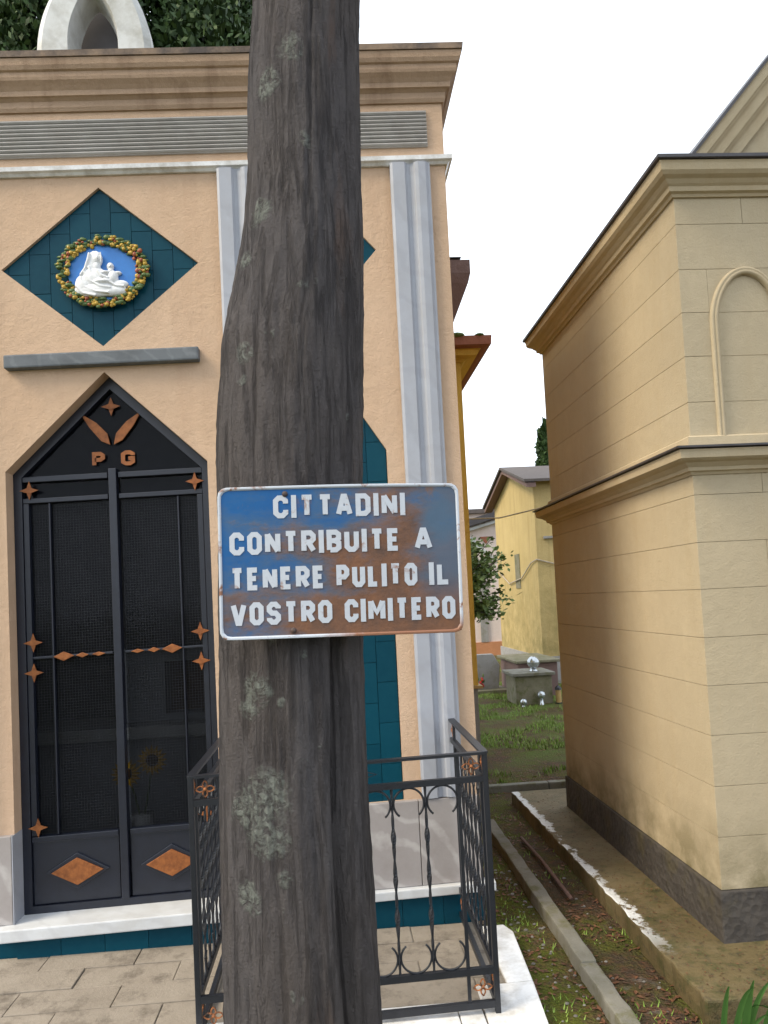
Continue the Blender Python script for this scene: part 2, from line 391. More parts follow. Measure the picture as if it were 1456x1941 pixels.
def holed_wall(outer, holes, y, depths):
    """front face at y with openings (lists of xz) and reveals going back"""
    mb = MB(); polys = [[Vector((x, z, 0)) for x, z in p] for p in [outer]+holes]
    flat = [v for p in polys for v in p]
    mb.add([(v.x, y, v.y) for v in flat], [tuple(t) for t in tessellate_polygon(polys)])
    for h, d in zip(holes, depths):
        k = len(h); mb.add([(x, y, z) for x, z in h]+[(x, y+d, z) for x, z in h], [(i, (i+1)%k, k+(i+1)%k, k+i) for i in range(k)])
    return mb

def sweep_rect(prof, x0, x1, y0, y1):
    """closed moulding: profile of (outward, z) round a rectangle"""
    mb = MB(); k = len(prof); vs = []
    for sx, sy, x, y in ((-1, -1, x0, y0), (1, -1, x1, y0), (1, 1, x1, y1), (-1, 1, x0, y1)):
        vs += [(x+sx*o, y+sy*o, z) for o, z in prof]
    fs = []
    for c in range(4):
        d = (c+1) % 4
        for i in range(k): fs.append((c*k+i, d*k+i, d*k+(i+1)%k, c*k+(i+1)%k))
    return mb.add(vs, fs)

# ------------------------------------------------------------------ ground
def make_ground():
    def axis(lo, hi, st, ext): 
        a = [lo+st*i for i in range(int((hi-lo)/st)+1)]
        return [-e for e in ext[::-1]]+a+[hi+e for e in ext]
    xs = [-250, -80, -30, -12, -6]+[-4+.08*i for i in range(int(9/.08))]+[5.5, 7, 10, 16, 30, 80, 250]
    ys = [-200, -60, -20, -8, -3, 0, 1]+[1.5+.08*i for i in range(int(9/.08))]+[11+.5*i for i in range(20)]+[23, 30, 50, 100, 300]
    v = []; f = []
    for y in ys:
        for x in xs:
            z = (noise.noise((x*1.3, y*1.3, 0))*.018+noise.noise((x*6, y*6, 3))*.008) if -5 < x < 6 and 1 < y < 22 else 0
            if 6.1 < y: z += .02
            v.append((x, y, z-.012))
    w_ = len(xs)
    for j in range(len(ys)-1):
        for i in range(w_-1): f.append((j*w_+i, j*w_+i+1, (j+1)*w_+i+1, (j+1)*w_+i))
    o = MB().add(v, f).build('ground', 'ground', smooth=True); o['kind'] = 'structure'
make_ground()

# terrace in front of the peach chapel
terr = box(-2.75, .60, 2.66, 3.60, -.05, .043).build('terrace', 'paving'); terr['kind'] = 'structure'
ys = [2.90, 3.075, 3.25, 3.425, 3.585]
for j in range(4):
    x = -2.72+(.2 if j % 2 else 0); 
    if j % 2: box(-2.72, -2.525, ys[j]+.0022, ys[j+1]-.0022, .02, .050).build('paving_stone', 'paving', terr, .004)
    while x < .585:
        x1 = min(x+.40, .59)
        h = .050+random.uniform(-.003, .003)
        if x1-x > .05: box(x+.0022, x1-.0022, ys[j]+.0022, ys[j+1]-.0022, .02, h).build('paving_stone', 'paving', terr, .004)
        x = x1
x = -2.72
while x < .46:
    x1 = min(x+.62, .47); box(x+.002, x1-.002, 2.645, 2.897, .015, .052).build('border_slab', 'marble_slab', terr, .005); x = x1
MB().prism_xy([(.474, 2.645), (.672, 2.645), (.700, 3.0), (.474, 3.0)], -.03, .054).build('border_slab', 'marble_slab', terr, .006)
MB().prism_xy([(.597, 3.004), (.700, 3.004), (.726, 3.44), (.70, 3.52), (.597, 3.52)], -.03, .053).build('border_slab', 'marble_slab', terr, .006)

# concrete apron of the cream chapel, kerbs
def jag_slab():
    pts = []
    y = 5.70
    while y > 2.72: pts.append((1.250+random.uniform(-.006, .008), y)); y -= .055
    pts.append((1.252, 2.712))
    xx = 1.32
    while xx < 4.4: pts.append((xx, 2.705+random.uniform(-.006, .006))); xx += .08
    pts += [(4.4, 2.7), (4.4, 5.72)]
    return pts
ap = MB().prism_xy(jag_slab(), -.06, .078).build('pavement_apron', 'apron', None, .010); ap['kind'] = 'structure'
kb = thing('kerb', 'x', 'kerb'); 
del kb['label'], kb['category']; kb['kind'] = 'structure'
y = 2.2
while y < 5.15:
    y1 = min(y+random.uniform(.85, 1.05), 5.2)
    dx = random.uniform(-.004, .004)
    nk = 16; yy = [y+.002+(y1-y-.004)*i/nk for i in range(nk+1)]
    pl_ = [(.925+dx+random.uniform(-.003, .004), q) for q in yy]+[(.995+dx+random.uniform(-.004, .003), q) for q in yy[::-1]]
    MB().prism_xy(pl_, -.08, .052+random.uniform(-.004, .003)).build('kerb_stone', 'kerb', kb, .009); y = y1
y = .7
for x0, x1 in ((.75, 1.62), (1.625, 2.6), (2.605, 3.6)):
    box(x0, x1, 6.03, 6.10, -.06, .045).build('kerb_stone', 'kerb', kb, .008)

# ------------------------------------------------------------------ peach chapel (left)
SHEAR[0] = .02
FY = 3.62
XL, XR = -2.68, .64
ch = thing('peach_chapel', 'peach plastered burial chapel with teal tiled diamonds and a dark pointed iron door', 'chapel')
AX = -1.02
def house(cx, hw, zb, zs, za): return [(cx-hw, zb), (cx+hw, zb), (cx+hw, zs), (cx, za), (cx-hw, zs)]
def dia(cx, cz, hw, hh): return [(cx, cz-hh), (cx+hw, cz), (cx, cz+hh), (cx-hw, cz)]
DOOR = house(AX, .46, .205, 2.245, 2.69)
SIDE = [.045, 2*AX-.045]
holes = [DOOR, dia(AX, 3.195, .455, .382)]; dep = [.14, .035]
for c in SIDE: holes += [house(c, .24, .60, 2.25, 2.63), dia(c, 3.225, .238, .27)]; dep += [.03, .03]
holed_wall([(XL, 0), (XR, 0), (XR, 4.0), (XL, 4.0)], holes, FY, dep).build('front_wall', 'peach', ch)
mb = MB().box(XL, XL+.14, FY+.002, 4.86, 0, 4.0).box(XR-.14, XR, FY+.002, 4.86, 0, 4.0).box(XL+.14, XR-.14, 4.74, 4.86, 0, 4.0)
mb.build('side_and_back_wall', 'bounce_orange', ch)
box(XL+.02, XR-.02, FY+.03, 4.84, 3.98, 4.15).build('roof', 'sooty', ch)
# teal tile panels
def tile_panel(shape, yb, tw=.095, th=.19, name='tile_panel'):
    k = shape
    bk = MB().prism_xz(k, yb-.012, yb).build(name, 'grout', ch)
    x0 = min(p[0] for p in k); x1 = max(p[0] for p in k); z0 = min(p[1] for p in k); z1 = max(p[1] for p in k)
    cx = (x0+x1)/2; nx = int((x1-x0)/tw/2)+1
    for i in range(-nx, nx+1):
        xa = cx+(i-.5)*tw; z = z0-(th/2 if i % 2 else 0)-.02
        while z < z1:
            p = clip([(xa+.0012, z+.0012), (xa+tw-.0012, z+.0012), (xa+tw-.0012, z+th-.0012), (xa+.0012, z+th-.0012)], k)
            if len(p) > 2 and area(p) > 2e-4: MB().prism_xz(p, yb-.018-random.uniform(0, .0015), yb-.012).build('tile', 'teal', bk)
            z += th
    return bk
tile_panel(dia(AX, 3.195, .453, .380), FY+.035)
for c in SIDE:
    tile_panel(house(c, .239, .601, 2.249, 2.629), FY+.03)
    tile_panel(dia(c, 3.225, .237, .269), FY+.03)
# pilasters, fluted
def pilaster(x0, x1, z0, z1):
    w_ = x1-x0
    prof = [(x0, FY)]
    def pt(u, d): prof.append((x0+u*w_, FY-d))
    pt(0, .030); pt(.06, .036); pt(.36, .036); pt(.42, .024); pt(.50, .018); pt(.58, .024); pt(.62, .036); pt(.70, .040); pt(.88, .036); pt(.95, .026); pt(1, .024)
    prof.append((x1, FY))
    return MB().prism_xy(prof, z0, z1).build('pilaster', 'marble', ch, 0)
for x0, x1 in ((.368, .562), (-.46, -.27), (2*AX-.562, 2*AX-.368), (2*AX+.27, 2*AX+.46)): pilaster(x0, x1, .605, 3.635)
# string course and fluted frieze
SY0, SY1 = FY-.001, 4.86
sweep_rect([(-.02, 3.632), (.012, 3.632), (.022, 3.642), (.034, 3.648), (.036, 3.668), (-.02, 3.672)], XL, XR, FY, 4.86).build('string_course', 'marble_slab', ch)
fr = box(2*AX-.56, .56, FY-.010, FY+.02, 3.725, 3.905).build('frieze', 'frieze', ch)
for i in range(9):
    z0 = 3.728+i*.0195
    MB().prism_yz([(FY-.010, z0), (FY-.016, z0+.003), (FY-.020, z0+.009), (FY-.016, z0+.015), (FY-.010, z0+.0185)][::-1], 2*AX-.558, .558).build('slat', 'frieze', fr)
# main cornice
sweep_rect([(-.05, 3.945), (.010, 3.945), (.018, 3.962), (.018, 3.99), (.030, 4.0), (.040, 4.004), (.040, 4.028), (.052, 4.045), (.068, 4.062), (.072, 4.075),
            (.072, 4.098), (.082, 4.103), (.090, 4.12), (.094, 4.150), (-.05, 4.152)], XL, XR, FY, 4.86).build('cornice', 'peach_trim', ch)
sweep_rect([(-.10, 4.1525), (.100, 4.153), (.103, 4.180), (-.10, 4.186)], XL, XR, FY, 4.86).build('roof_edge', 'sooty', ch)
# lintel bar, marble base, ledge, base tiles, threshold
MB().prism_xz([(-1.46, 2.715), (-.575, 2.715), (-.575, 2.778), (-1.46, 2.778)], FY-.045, FY+.01).build('lintel_bar', 'lintel', ch, .008)
for x0, x1 in ((-.555, -.085), (-.082, .347), (.350, .632)):
    box(x0, x1, FY-.028, FY+.005, .213, .600).build('base_panel', 'marble_base', ch, .003)
    box(2*AX-x1, 2*AX-x0, FY-.028, FY+.005, .213, .600).build('base_panel', 'marble_base', ch, .003)
box(-.559, -.5565, FY-.03, FY+.1, .21, .60).build('door_jamb_panel', 'marble', ch)
box(-1.482, -1.478, FY-.03, FY+.12, .205, .60).build('door_jamb_panel', 'marble', ch)
for x0, x1 in ((-.557, .06), (.063, .685)):
    box(x0, x1, FY-.060, FY+.01, .170, .211).build('base_ledge', 'marble_white', ch, .005)
box(2*AX-.66, -1.484, FY-.060, FY+.01, .170, .211).build('base_ledge', 'marble_white', ch, .005)
box(-1.52, -.5585, FY-.09, FY+.0835, .158, .2125).build('threshold', 'marble_white', ch, .006)
x = -2.60
while x < .63:
    x1 = min(x+.19, .635)
    box(x+.001, x1-.001, FY-.030 if not -1.55 < (x+x1)/2 < -.56 else FY-.055, FY+.004, .03, .1675 if not -1.60 < (x+x1)/2 < -.5 else .157).build('base_tile', 'teal', ch)
    x = x1
# arched marble finial on the roof
def arch_pts(hw, zs, za, zb, pw, n=16):
    a = [(-hw, zb)]
    for i in range(n+1):
        t = math.sin(i/n*math.pi/2); a.append((-hw*(1-t**pw)**(1/1.35) if i < n else 0, zs+(za-zs)*t))
    return a+[(-x, z) for x, z in a[-2::-1]]
FB = 4.15
def fin():
    cx = -1.012; mb = MB(); vs = []
    OUT_ = (.268, 4.20, 4.70); k = len(arch_pts(.2, 4.2, 4.5, FB, 2.))
    for yy, d, hw, za in ((3.58, .03, .118, 4.545), (3.605, 0, .110, 4.53), (3.68, 0, .100, 4.515), (3.71, .03, .098, 4.51)):
        o_ = arch_pts(OUT_[0]-d, OUT_[1], OUT_[2]-d, FB, 2.2); n_ = arch_pts(hw, 4.28, za, FB, 1.75)
        vs += [(cx+x, yy, z) for x, z in o_]+[(cx+x, yy, z) for x, z in n_]
    fs = []
    for i in range(k-1):
        fs.append((i, i+1, k+i+1, k+i)); b = 6*k; fs.append((b+i, b+k+i, b+k+i+1, b+i+1))
        for q in range(3):
            a = q*2*k; b = a+2*k
            fs.append((a+i, b+i, b+i+1, a+i+1)); fs.append((a+k+i, a+k+i+1, b+k+i+1, b+k+i))
    o = mb.add(vs, fs).build('arch_finial', 'finial', ch)
    o.data.polygons.foreach_set('use_smooth', [True]*len(o.data.polygons))
    o.data.set_sharp_from_angle(angle=R(35))
    return o
fo = fin()
MB().prism_xz([(-1.012+x, z) for x, z in arch_pts(.2, 4.3, 4.62, FB, 2.)], 3.76, 3.80).build('finial_back', 'flash', fo)
# ceramic medallion
med = MB()
MC = (AX+.012, 3.165)
k = 40
med.prism_xz([(MC[0]+.165*math.cos(2*math.pi*i/k), MC[1]+.135*math.sin(2*math.pi*i/k)) for i in range(k)], FY-.004, FY+.018)
md = med.build('medallion', 'blue_glaze', ch, .006)
mbs = {'fruit_y': MB(), 'fruit_r': MB(), 'fruit_g': MB()}
for i in range(420):
    a = random.uniform(0, 2*math.pi); rr = random.uniform(.93, 1.24)
    kk = random.choices(['fruit_y', 'fruit_r', 'fruit_g'], [5, 2, 5])[0]
    q = random.uniform(.006, .0115); e = random.uniform(1.4, 2.4) if kk == 'fruit_g' else 1.
    mbs[kk].ell((MC[0]+.170*rr*math.cos(a), FY-.008-random.uniform(0, .012), MC[1]+.138*rr*math.sin(a)), (q*e, q*.8, q*random.uniform(.7, 1.2)), 7, 5)
for kk, nm in (('fruit_y', 'wreath_fruit'), ('fruit_r', 'wreath_flower'), ('fruit_g', 'wreath_leaf')): mbs[kk].build(nm, kk, md, 0, True)['kind'] = 'stuff'
fg = MB(); fx, fz, fy = MC[0], MC[1], FY-.012
for c, r_ in [((-.024, .062), (.024, .022, .030)), ((-.034, .056), (.036, .016, .044)), ((-.048, .022), (.036, .016, .05)), ((-.028, .022), (.020, .018, .026)), ((-.040, -.03), (.064, .024, .052)), ((-.085, -.062), (.045, .020, .052)),
              ((-.03, -.088), (.108, .022, .036)), ((.036, .020), (.017, .019, .020)), ((.038, -.004), (.014, .018, .018)), ((.046, -.034), (.026, .024, .036)), ((.078, -.066), (.040, .018, .020)), ((.068, -.012), (.020, .014, .010)),
              ((.0, -.052), (.058, .030, .014)), ((.045, -.096), (.07, .02, .026)), ((.014, -.010), (.030, .026, .010))]:
    fg.ell((fx+c[0], fy, fz+c[1]), r_, 14, 10)
for pp, rr in (([(-.085, .0), (-.06, -.045), (-.01, -.075), (.04, -.085)], .006), ([(-.10, -.03), (-.08, -.075), (-.03, -.10), (.03, -.108)], .006), ([(-.06, .02), (-.045, -.02), (-.005, -.05)], .006), ([(-.02, .0), (.0, -.028), (.03, -.04)], .007),
               ([(-.055, .085), (-.064, .05), (-.078, .01), (-.10, -.02)], .006), ([(-.004, .085), (.0, .06), (-.004, .035)], .004), ([(.03, -.055), (.06, -.075), (.10, -.08)], .006), ([(-.12, -.07), (-.09, -.105), (-.03, -.12)], .006)):
    fg.tube([(fx+a, fy-.020+.006*abs(a)/.1, fz+b) for a, b in pp], rr, 6)
fg.ell((fx-.018, fy-.024, fz+.058), (.004, .006, .008), 8, 6); fg.ell((fx+.040, fy-.021, fz+.018), (.003, .004, .005), 8, 6)
fgo = fg.build('relief_figures', 'white_glaze', md, 0, True)
rm = fgo.modifiers.new('r', 'REMESH'); rm.mode = 'VOXEL'; rm.voxel_size = .0026; rm.use_smooth_shade = True
sm = fgo.modifiers.new('s', 'SMOOTH'); sm.iterations = 2
# door
DY = FY+.085
dm = MB()
def bar(mb, x0, x1, z0, z1, d0=0., d1=.035): mb.box(x0, x1, DY+d0, DY+d1, z0, z1)
fr_ = MB()
IN = house(AX, .42, .245, 2.228, 2.632); OUT = house(AX, .4585, .206, 2.2445, 2.6885)
k = 5; vs = []
for yy in (DY-.004, DY+.05): vs += [(x, yy, z) for x, z in OUT]+[(x, yy, z) for x, z in IN]
fs = []
for i in range(k):
    j = (i+1) % k; fs += [(i, j, k+j, k+i), (k+i, k+j, 3*k+j, 3*k+i), (2*k+i, 3*k+i, 3*k+j, 2*k+j), (i, 2*k+i, 2*k+j, j)]
fr_.add(vs, fs)
door = fr_.build('door', 'iron_door', ch)
def dbar(name, *a, **kw):
    mb = MB(); bar(mb, *a, **kw); return mb.build(name, 'iron_door', door, .003)
dbar('mullion', AX-.018, AX+.018, .246, 2.25, d0=-.010, d1=.04)
dbar('rail', AX-.419, AX-.025, 2.205, 2.232); dbar('rail', AX+.025, AX+.419, 2.205, 2.232)
dbar('rail', AX-.419, AX-.025, 2.105, 2.128); dbar('rail', AX+.025, AX+.419, 2.105, 2.128)
for s_ in (-1, 1):
    a, b = sorted((AX+s_*.026, AX+s_*.418))
    dbar('stile', *sorted((AX+s_*.392, AX+s_*.418)), .56, 2.104)
    dbar('stile', *sorted((AX+s_*.296, AX+s_*.304)), .56, 2.104, d0=.006, d1=.026)
    dbar('kick_panel', a, b, .247, .53, d0=.010, d1=.03)
    dbar('rail', a, b, .532, .556)
    dbar('rail', a, b, 1.372, 1.384, d0=.006, d1=.026)
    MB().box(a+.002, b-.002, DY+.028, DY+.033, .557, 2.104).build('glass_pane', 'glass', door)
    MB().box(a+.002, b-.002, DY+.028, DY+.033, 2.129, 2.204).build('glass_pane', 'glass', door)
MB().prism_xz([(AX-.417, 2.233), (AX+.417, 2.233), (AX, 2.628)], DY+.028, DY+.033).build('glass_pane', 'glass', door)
def lozenge(cx, cz, hw, hh, yy=DY-.004, name='copper_lozenge', skew=0, t=.008):
    return MB().prism_xz([(cx-hw, cz), (cx, cz-hh), (cx+hw, cz), (cx, cz+hh)], yy-t, yy).build(name, 'copper', door, .002)
for s_ in (-1, 1):
    px = AX+s_*.215
    MB().prism_xz([(px-.145, .388), (px, .305), (px+.145, .388), (px, .471)], DY-.001, DY+.0095).build('raised_lozenge', 'iron_door', door, .003)
    lozenge(px, .388, .118, .062, DY-.0015)
    for cz in (2.165, 1.45, 1.31, .60):
        o = MB()
        cx = AX+s_*.385
        for q in (0, 1):
            dx, dz = ((.044, .015), (.015, .044))[q]
            o.prism_xz([(cx-dx, cz), (cx, cz-dz), (cx+dx, cz), (cx, cz+dz)], DY-.012+q*.003, DY-.006+q*.003)
        o.build('copper_star', 'copper', door)
    for i, dx in enumerate((.055, .13, .215)):
        lozenge(AX+s_*(.035+dx), 1.378, (.032, .030, .048)[i], (.010, .012, .022)[i], DY+.004)
    # leaf
    MB().prism_xz([(AX+s_*.008, 2.365), (AX+s_*.05, 2.385), (AX+s_*.105, 2.455), (AX+s_*.145, 2.525), (AX+s_*.07, 2.475), (AX+s_*.02, 2.42)], DY+.006, DY+.012).build('copper_leaf', 'copper', door, .002)
o = MB()
for q in range(2):
    dx, dz = ((.045, .016), (.016, .045))[q]
    o.prism_xz([(AX-dx, 2.55), (AX, 2.55-dz), (AX+dx, 2.55), (AX, 2.55+dz)], DY+.004+q*.003, DY+.010+q*.003)
o.build('copper_star', 'copper', door)

# stroke lettering
c_, e_ = .30, .16
GL = {'C': [[(1, .68), (1, 1-e_), (1-c_, 1), (c_, 1), (0, 1-e_), (0, e_), (c_, 0), (1-c_, 0), (1, e_), (1, .32)]],
 'O': [[(c_, 0), (1-c_, 0), (1, e_), (1, 1-e_), (1-c_, 1), (c_, 1), (0, 1-e_), (0, e_), 'x']],
 'D': [[(0, 0), (1-c_, 0), (1, e_), (1, 1-e_), (1-c_, 1), (0, 1), 'x']], 'I': [[(.5, 0), (.5, 1)]],
 'T': [[(0, 1), (1, 1)], [(.5, 0), (.5, .95)]], 'A': [[(0, 0), (.42, 1), (.58, 1), (1, 0)], [(.18, .32), (.82, .32)]],
 'N': [[(0, 0), (0, 1)], [(1, 0), (1, 1)], [(.02, .98), (.98, .02)]], 'M': [[(0, 0), (0, 1)], [(1, 0), (1, 1)], [(.02, .98), (.5, .35), (.98, .98)]],
 'E': [[(1, 1), (0, 1), (0, 0), (1, 0)], [(0, .52), (.85, .52)]], 'L': [[(0, 1), (0, 0), (1, 0)]],
 'P': [[(0, 0), (0, 1), (1-c_, 1), (1, 1-e_), (1, .46+e_), (1-c_, .46), (.1, .46)]],
 'R': [[(0, 0), (0, 1), (1-c_, 1), (1, 1-e_), (1, .48+e_), (1-c_, .48), (.1, .48)], [(.5, .46), (1, 0)]],
 'B': [[(0, 0), (0, 1), (1-c_, 1), (1, 1-e_*.8), (1, .52+e_*.8), (1-c_, .52), (.1, .52)], [(.6, .52), (1, .52-e_*.8), (1, e_*.8), (1-c_, 0), (.1, 0)]],
 'U': [[(0, 1), (0, e_), (c_, 0), (1-c_, 0), (1, e_), (1, 1)]], 'V': [[(0, 1), (.42, 0), (.58, 0), (1, 1)]],
 'S': [[(1, .76), (1, 1-e_), (1-c_, 1), (c_, 1), (0, 1-e_), (0, .5+e_), (c_, .5), (1-c_, .5), (1, .5-e_), (1, e_), (1-c_, 0), (c_, 0), (0, e_), (0, .24)]],
 'G': [[(1, .72), (1, 1-e_), (1-c_, 1), (c_, 1), (0, 1-e_), (0, e_), (c_, 0), (1-c_, 0), (1, e_), (1, .46), (.55, .46)]]}
GW = {'I': .30, 'M': 1.2, 'N': 1.0, 'L': .85, 'E': .85, 'A': 1.05, 'V': 1.05, 'T': .95}
def ribbon(pts, half):
    closed = pts[-1] == 'x'; P = [Vector(p) for p in pts if p != 'x']; k = len(P); L = []; Rr = []
    for i in range(k):
        a = P[i-1] if (i > 0 or closed) else None; b = P[(i+1) % k] if (i < k-1 or closed) else None
        d1 = (P[i]-a).normalized() if a is not None else None; d2 = (b-P[i]).normalized() if b is not None else None
        d1 = d1 or d2; d2 = d2 or d1
        n1 = Vector((-d1.y, d1.x)); n2 = Vector((-d2.y, d2.x)); nn = (n1+n2)
        nn = nn/max(nn.length_squared/2, .7)
        L.append(P[i]+nn*half); Rr.append(P[i]-nn*half)
    return L, Rr, closed
def letters(word, x0, x1, zb, h, mb, fy, t=.0012, sw=.19):
    ws = [GW.get(c, .95) for c in word]; gap = .20
    tot = sum(ws)+gap*(len(word)-1); u = (x1-x0)/tot; x = x0; half = sw*h/2
    for c, w_ in zip(word, ws):
        gw = w_*u; lift = 0
        for st in GL[c]:
            pts = [q if q == 'x' else ((x+half+q[0]*(gw-2*half)) if c != 'I' else x+gw/2, zb+half+q[1]*(h-2*half)) for q in st]
            if c == 'I': pts = [(x+gw/2, zb), (x+gw/2, zb+h)]
            L, Rr, cl = ribbon(pts, half); k = len(L)
            yf = fy-t-lift; lift += .0003
            vs = [(p.x, yf, p.y) for p in L]+[(p.x, yf, p.y) for p in Rr]+[(p.x, fy, p.y) for p in L]+[(p.x, fy, p.y) for p in Rr]
            fs = []
            for i in range(k if cl else k-1):
                j = (i+1) % k; fs += [(i, k+i, k+j, j), (i, j, 2*k+j, 2*k+i), (k+i, 3*k+i, 3*k+j, k+j)]
            if not cl: fs += [(0, 2*k, 3*k, k), (k-1, 2*k-1, 4*k-1, 3*k-1)]
            mb.add(vs, fs)
        x += gw+gap*u
    return mb
letters('P', -1.115, -1.055, 2.262, .072, MB(), DY+.012, .006, .26).build('copper_letter', 'copper', door)
letters('G', -.980, -.915, 2.262, .072, MB(), DY+.012, .006, .26).build('copper_letter', 'copper', door)
# fine insect mesh behind the door bars
im = MB()
for s_ in (-1, 1):
    a, b = sorted((AX+s_*.022, AX+s_*.39))
    q = a+.012
    while q < b: im.tube([(q, DY+.024, .558), (q, DY+.024, 2.103)], .0005, 3); q += .013
    q = .565
    while q < 2.10: im.tube([(a, DY+.0255, q), (b, DY+.0255, q)], .0005, 3); q += .013
im.build('insect_mesh', 'wire', door)['kind'] = 'stuff'
# dim interior shell
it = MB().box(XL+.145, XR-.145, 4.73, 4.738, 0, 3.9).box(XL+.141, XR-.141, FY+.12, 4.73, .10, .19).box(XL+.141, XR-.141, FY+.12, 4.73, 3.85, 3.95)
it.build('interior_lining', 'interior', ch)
SHEAR[0] = 0
alt = thing('marble_altar', 'pale marble altar with a dark recess, dimly seen behind the iron door glass', 'altar')
box(-1.62, -.50, 4.30, 4.70, .19, .86).build('altar_base', 'marble', alt, .01)
box(-1.70, -.42, 4.24, 4.72, .862, .93).build('altar_top', 'marble_white', alt, .01)
mbw = holed_wall([(-1.18, .932), (-.55, .932), (-.55, 1.34), (-1.18, 1.34)], [[(-.96, .97), (-.62, .97), (-.62, 1.26), (-.96, 1.26)]], 4.40, [.14]); mbw.build('tabernacle', 'marble', alt)
box(-.97, -.61, 4.541, 4.55, .96, 1.27).build('recess_back', 'brown', alt)
vz = thing('sunflower_vase', 'glass vase of yellow sunflowers dimly seen behind the right door leaf', 'flowers')
MB().tube([(-1.02, 4.05, .19), (-1.02, 4.05, .25), (-1.02, 4.05, .45), (-1.02, 4.05, .52)], [.05, .065, .05, .06], 14).build('vase', 'marble_white', vz, 0, True)
for (fx, fz) in ((-.945, .80), (-1.075, .74)):
    MB().tube([(-1.02, 4.05, .45), ((fx-1.02)/2, 4.02, .62), (fx, 3.99, fz)], .005, 5).build('stem', 'shrubleaf', vz)
    pm = MB()
    for i in range(16):
        a = 2*math.pi*i/16; ca, sa = math.cos(a), math.sin(a)
        pm.add([(fx+.025*ca, 3.97, fz+.025*sa), (fx+.045*ca-.012*sa, 3.965, fz+.045*sa+.012*ca), (fx+.078*ca, 3.975, fz+.078*sa), (fx+.045*ca+.012*sa, 3.965, fz+.045*sa-.012*ca)], [(0, 1, 2, 3)])
    p_ = pm.build('petals', 'sun_y', vz)
    MB().ell((fx, 3.97, fz), (.03, .012, .03)).build('flower_head', 'sun_b', vz, 0, True)

# ------------------------------------------------------------------ iron railing
SHEAR[0] = .02
ra = thing('iron_railing', 'black wrought iron railing with rings and twisted bars in front of the peach chapel', 'railing')
ZT, Z2, Z1, ZB = .960, .868, .190, .072
def panel(o, d, L, bars, inner0, inner1, front):
    """o origin, d unit direction; bars positions along s"""
    def P(s_, z, off=0): return (o[0]+d[0]*s_-d[1]*off, o[1]+d[1]*s_+d[0]*off, z)
    fm = MB()
    def rail(z, hh, hw):
        a = [P(q, z+e*hh, g*hw) for q in (0., L) for e, g in ((-1, -1), (-1, 1), (1, 1), (1, -1))]
        fm.add(a, [(0, 1, 2, 3), (7, 6, 5, 4), (0, 4, 5, 1), (1, 5, 6, 2), (2, 6, 7, 3), (3, 7, 4, 0)])
    rail(ZT, .005, .014); rail(Z2, .011, .009); rail(Z1, .012, .009); rail(ZB, .012, .009)
    for s_ in (inner0, inner1): fm.tube([P(s_, ZB), P(s_, ZT)], .0085, 4, phase=math.pi/4)
    fo_ = fm.build('panel_frame', 'iron', ra); P.frame = fo_
    for s_ in bars:
        pts = []; rs = []
        n_ = 60
        for i in range(n_+1):
            z = Z1+(Z2-Z1)*i/n_; t = i/n_
            bul = max(math.exp(-((t-.72)/.05)**2), math.exp(-((t-.52)/.04)**2), math.exp(-((t-.30)/.05)**2), math.exp(-((t-.1)/.02)**2)*.2)
            pts.append(P(s_, z)); rs.append(.0055+.0048*bul)
        MB().tube(pts, rs, 4, twist=.32).build('twisted_bar', 'iron', fo_)
    allb = sorted([inner0, inner1]+list(bars))
    for a, b in zip(allb, allb[1:]):
        c = (a+b)/2; r_ = min((b-a)/2-.006, .056)
        for zc, a0, a1, nm in ((Z2-.013-r_, -50, 230, 'scroll'), (Z1+.013+r_, -240, 60, 'ring')):
            pts = []
            n_ = 30
            for i in range(n_+1):
                q = R(a0+(a1-a0)*i/n_); 
                if nm == 'ring': q = R(130+(410-130)*i/n_)
                pts.append(P(c+r_*math.cos(q), zc+r_*math.sin(q)))
            MB().tube(pts, .0042, 5).build(nm, 'iron', fo_, 0, True)
    return P
def ornament(P, s_, z, hw=.034, hh=.030):
    mb = MB()
    for sg in (-1, 1):
        for q in (0, 1):
            pts = []
            for i in range(13):
                t = i/12
                if q == 0: pts.append(P(s_+sg*hw*t, z+.010*math.sin(math.pi*t)))
                else: pts.append(P(s_+sg*hw*t, z-.010*math.sin(math.pi*t)))
            mb.tube(pts, .003, 5)
        pts = [P(s_+.008*math.sin(math.pi*i/8), z+sg*hh*i/8) for i in range(9)]; mb.tube(pts, .003, 5)
        pts = [P(s_-.008*math.sin(math.pi*i/8), z+sg*hh*i/8) for i in range(9)]; mb.tube(pts, .003, 5)
    mb.ell(P(s_, z), (.007, .007, .007), 8, 6)
    return mb.build('copper_ornament', 'rusty', P.frame, 0, True)
PX0, PX1, RY = -.535, .520, 2.80
Pf = panel((PX0, RY), (1, 0), PX1-PX0, [.2225+.122*i for i in range(6)], .1005, .955, True)
for s_ in (.05, 1.005):
    for z in ((ZT+Z2)/2, (Z1+ZB)/2): ornament(Pf, s_, z)
MB().tube([Pf(.395, .914), Pf(.5275, .952), Pf(.66, .914), Pf(.5275, .876)], .0035, 5, True).build('lozenge', 'iron', Pf.frame)
for px in (PX0, PX1):
    box(px-.010, px+.010, RY-.010, RY+.010, .02, ZT+.006).build('post', 'iron', ra, .003)
    Ps = panel((px, RY), (0, 1), FY-.035-RY, [.17+.094*i for i in range(6)], .085, .715, False)
    for s_ in (.045, .75):
        for z in ((ZT+Z2)/2, (Z1+ZB)/2): ornament(Ps, s_, z)
SHEAR[0] = 0

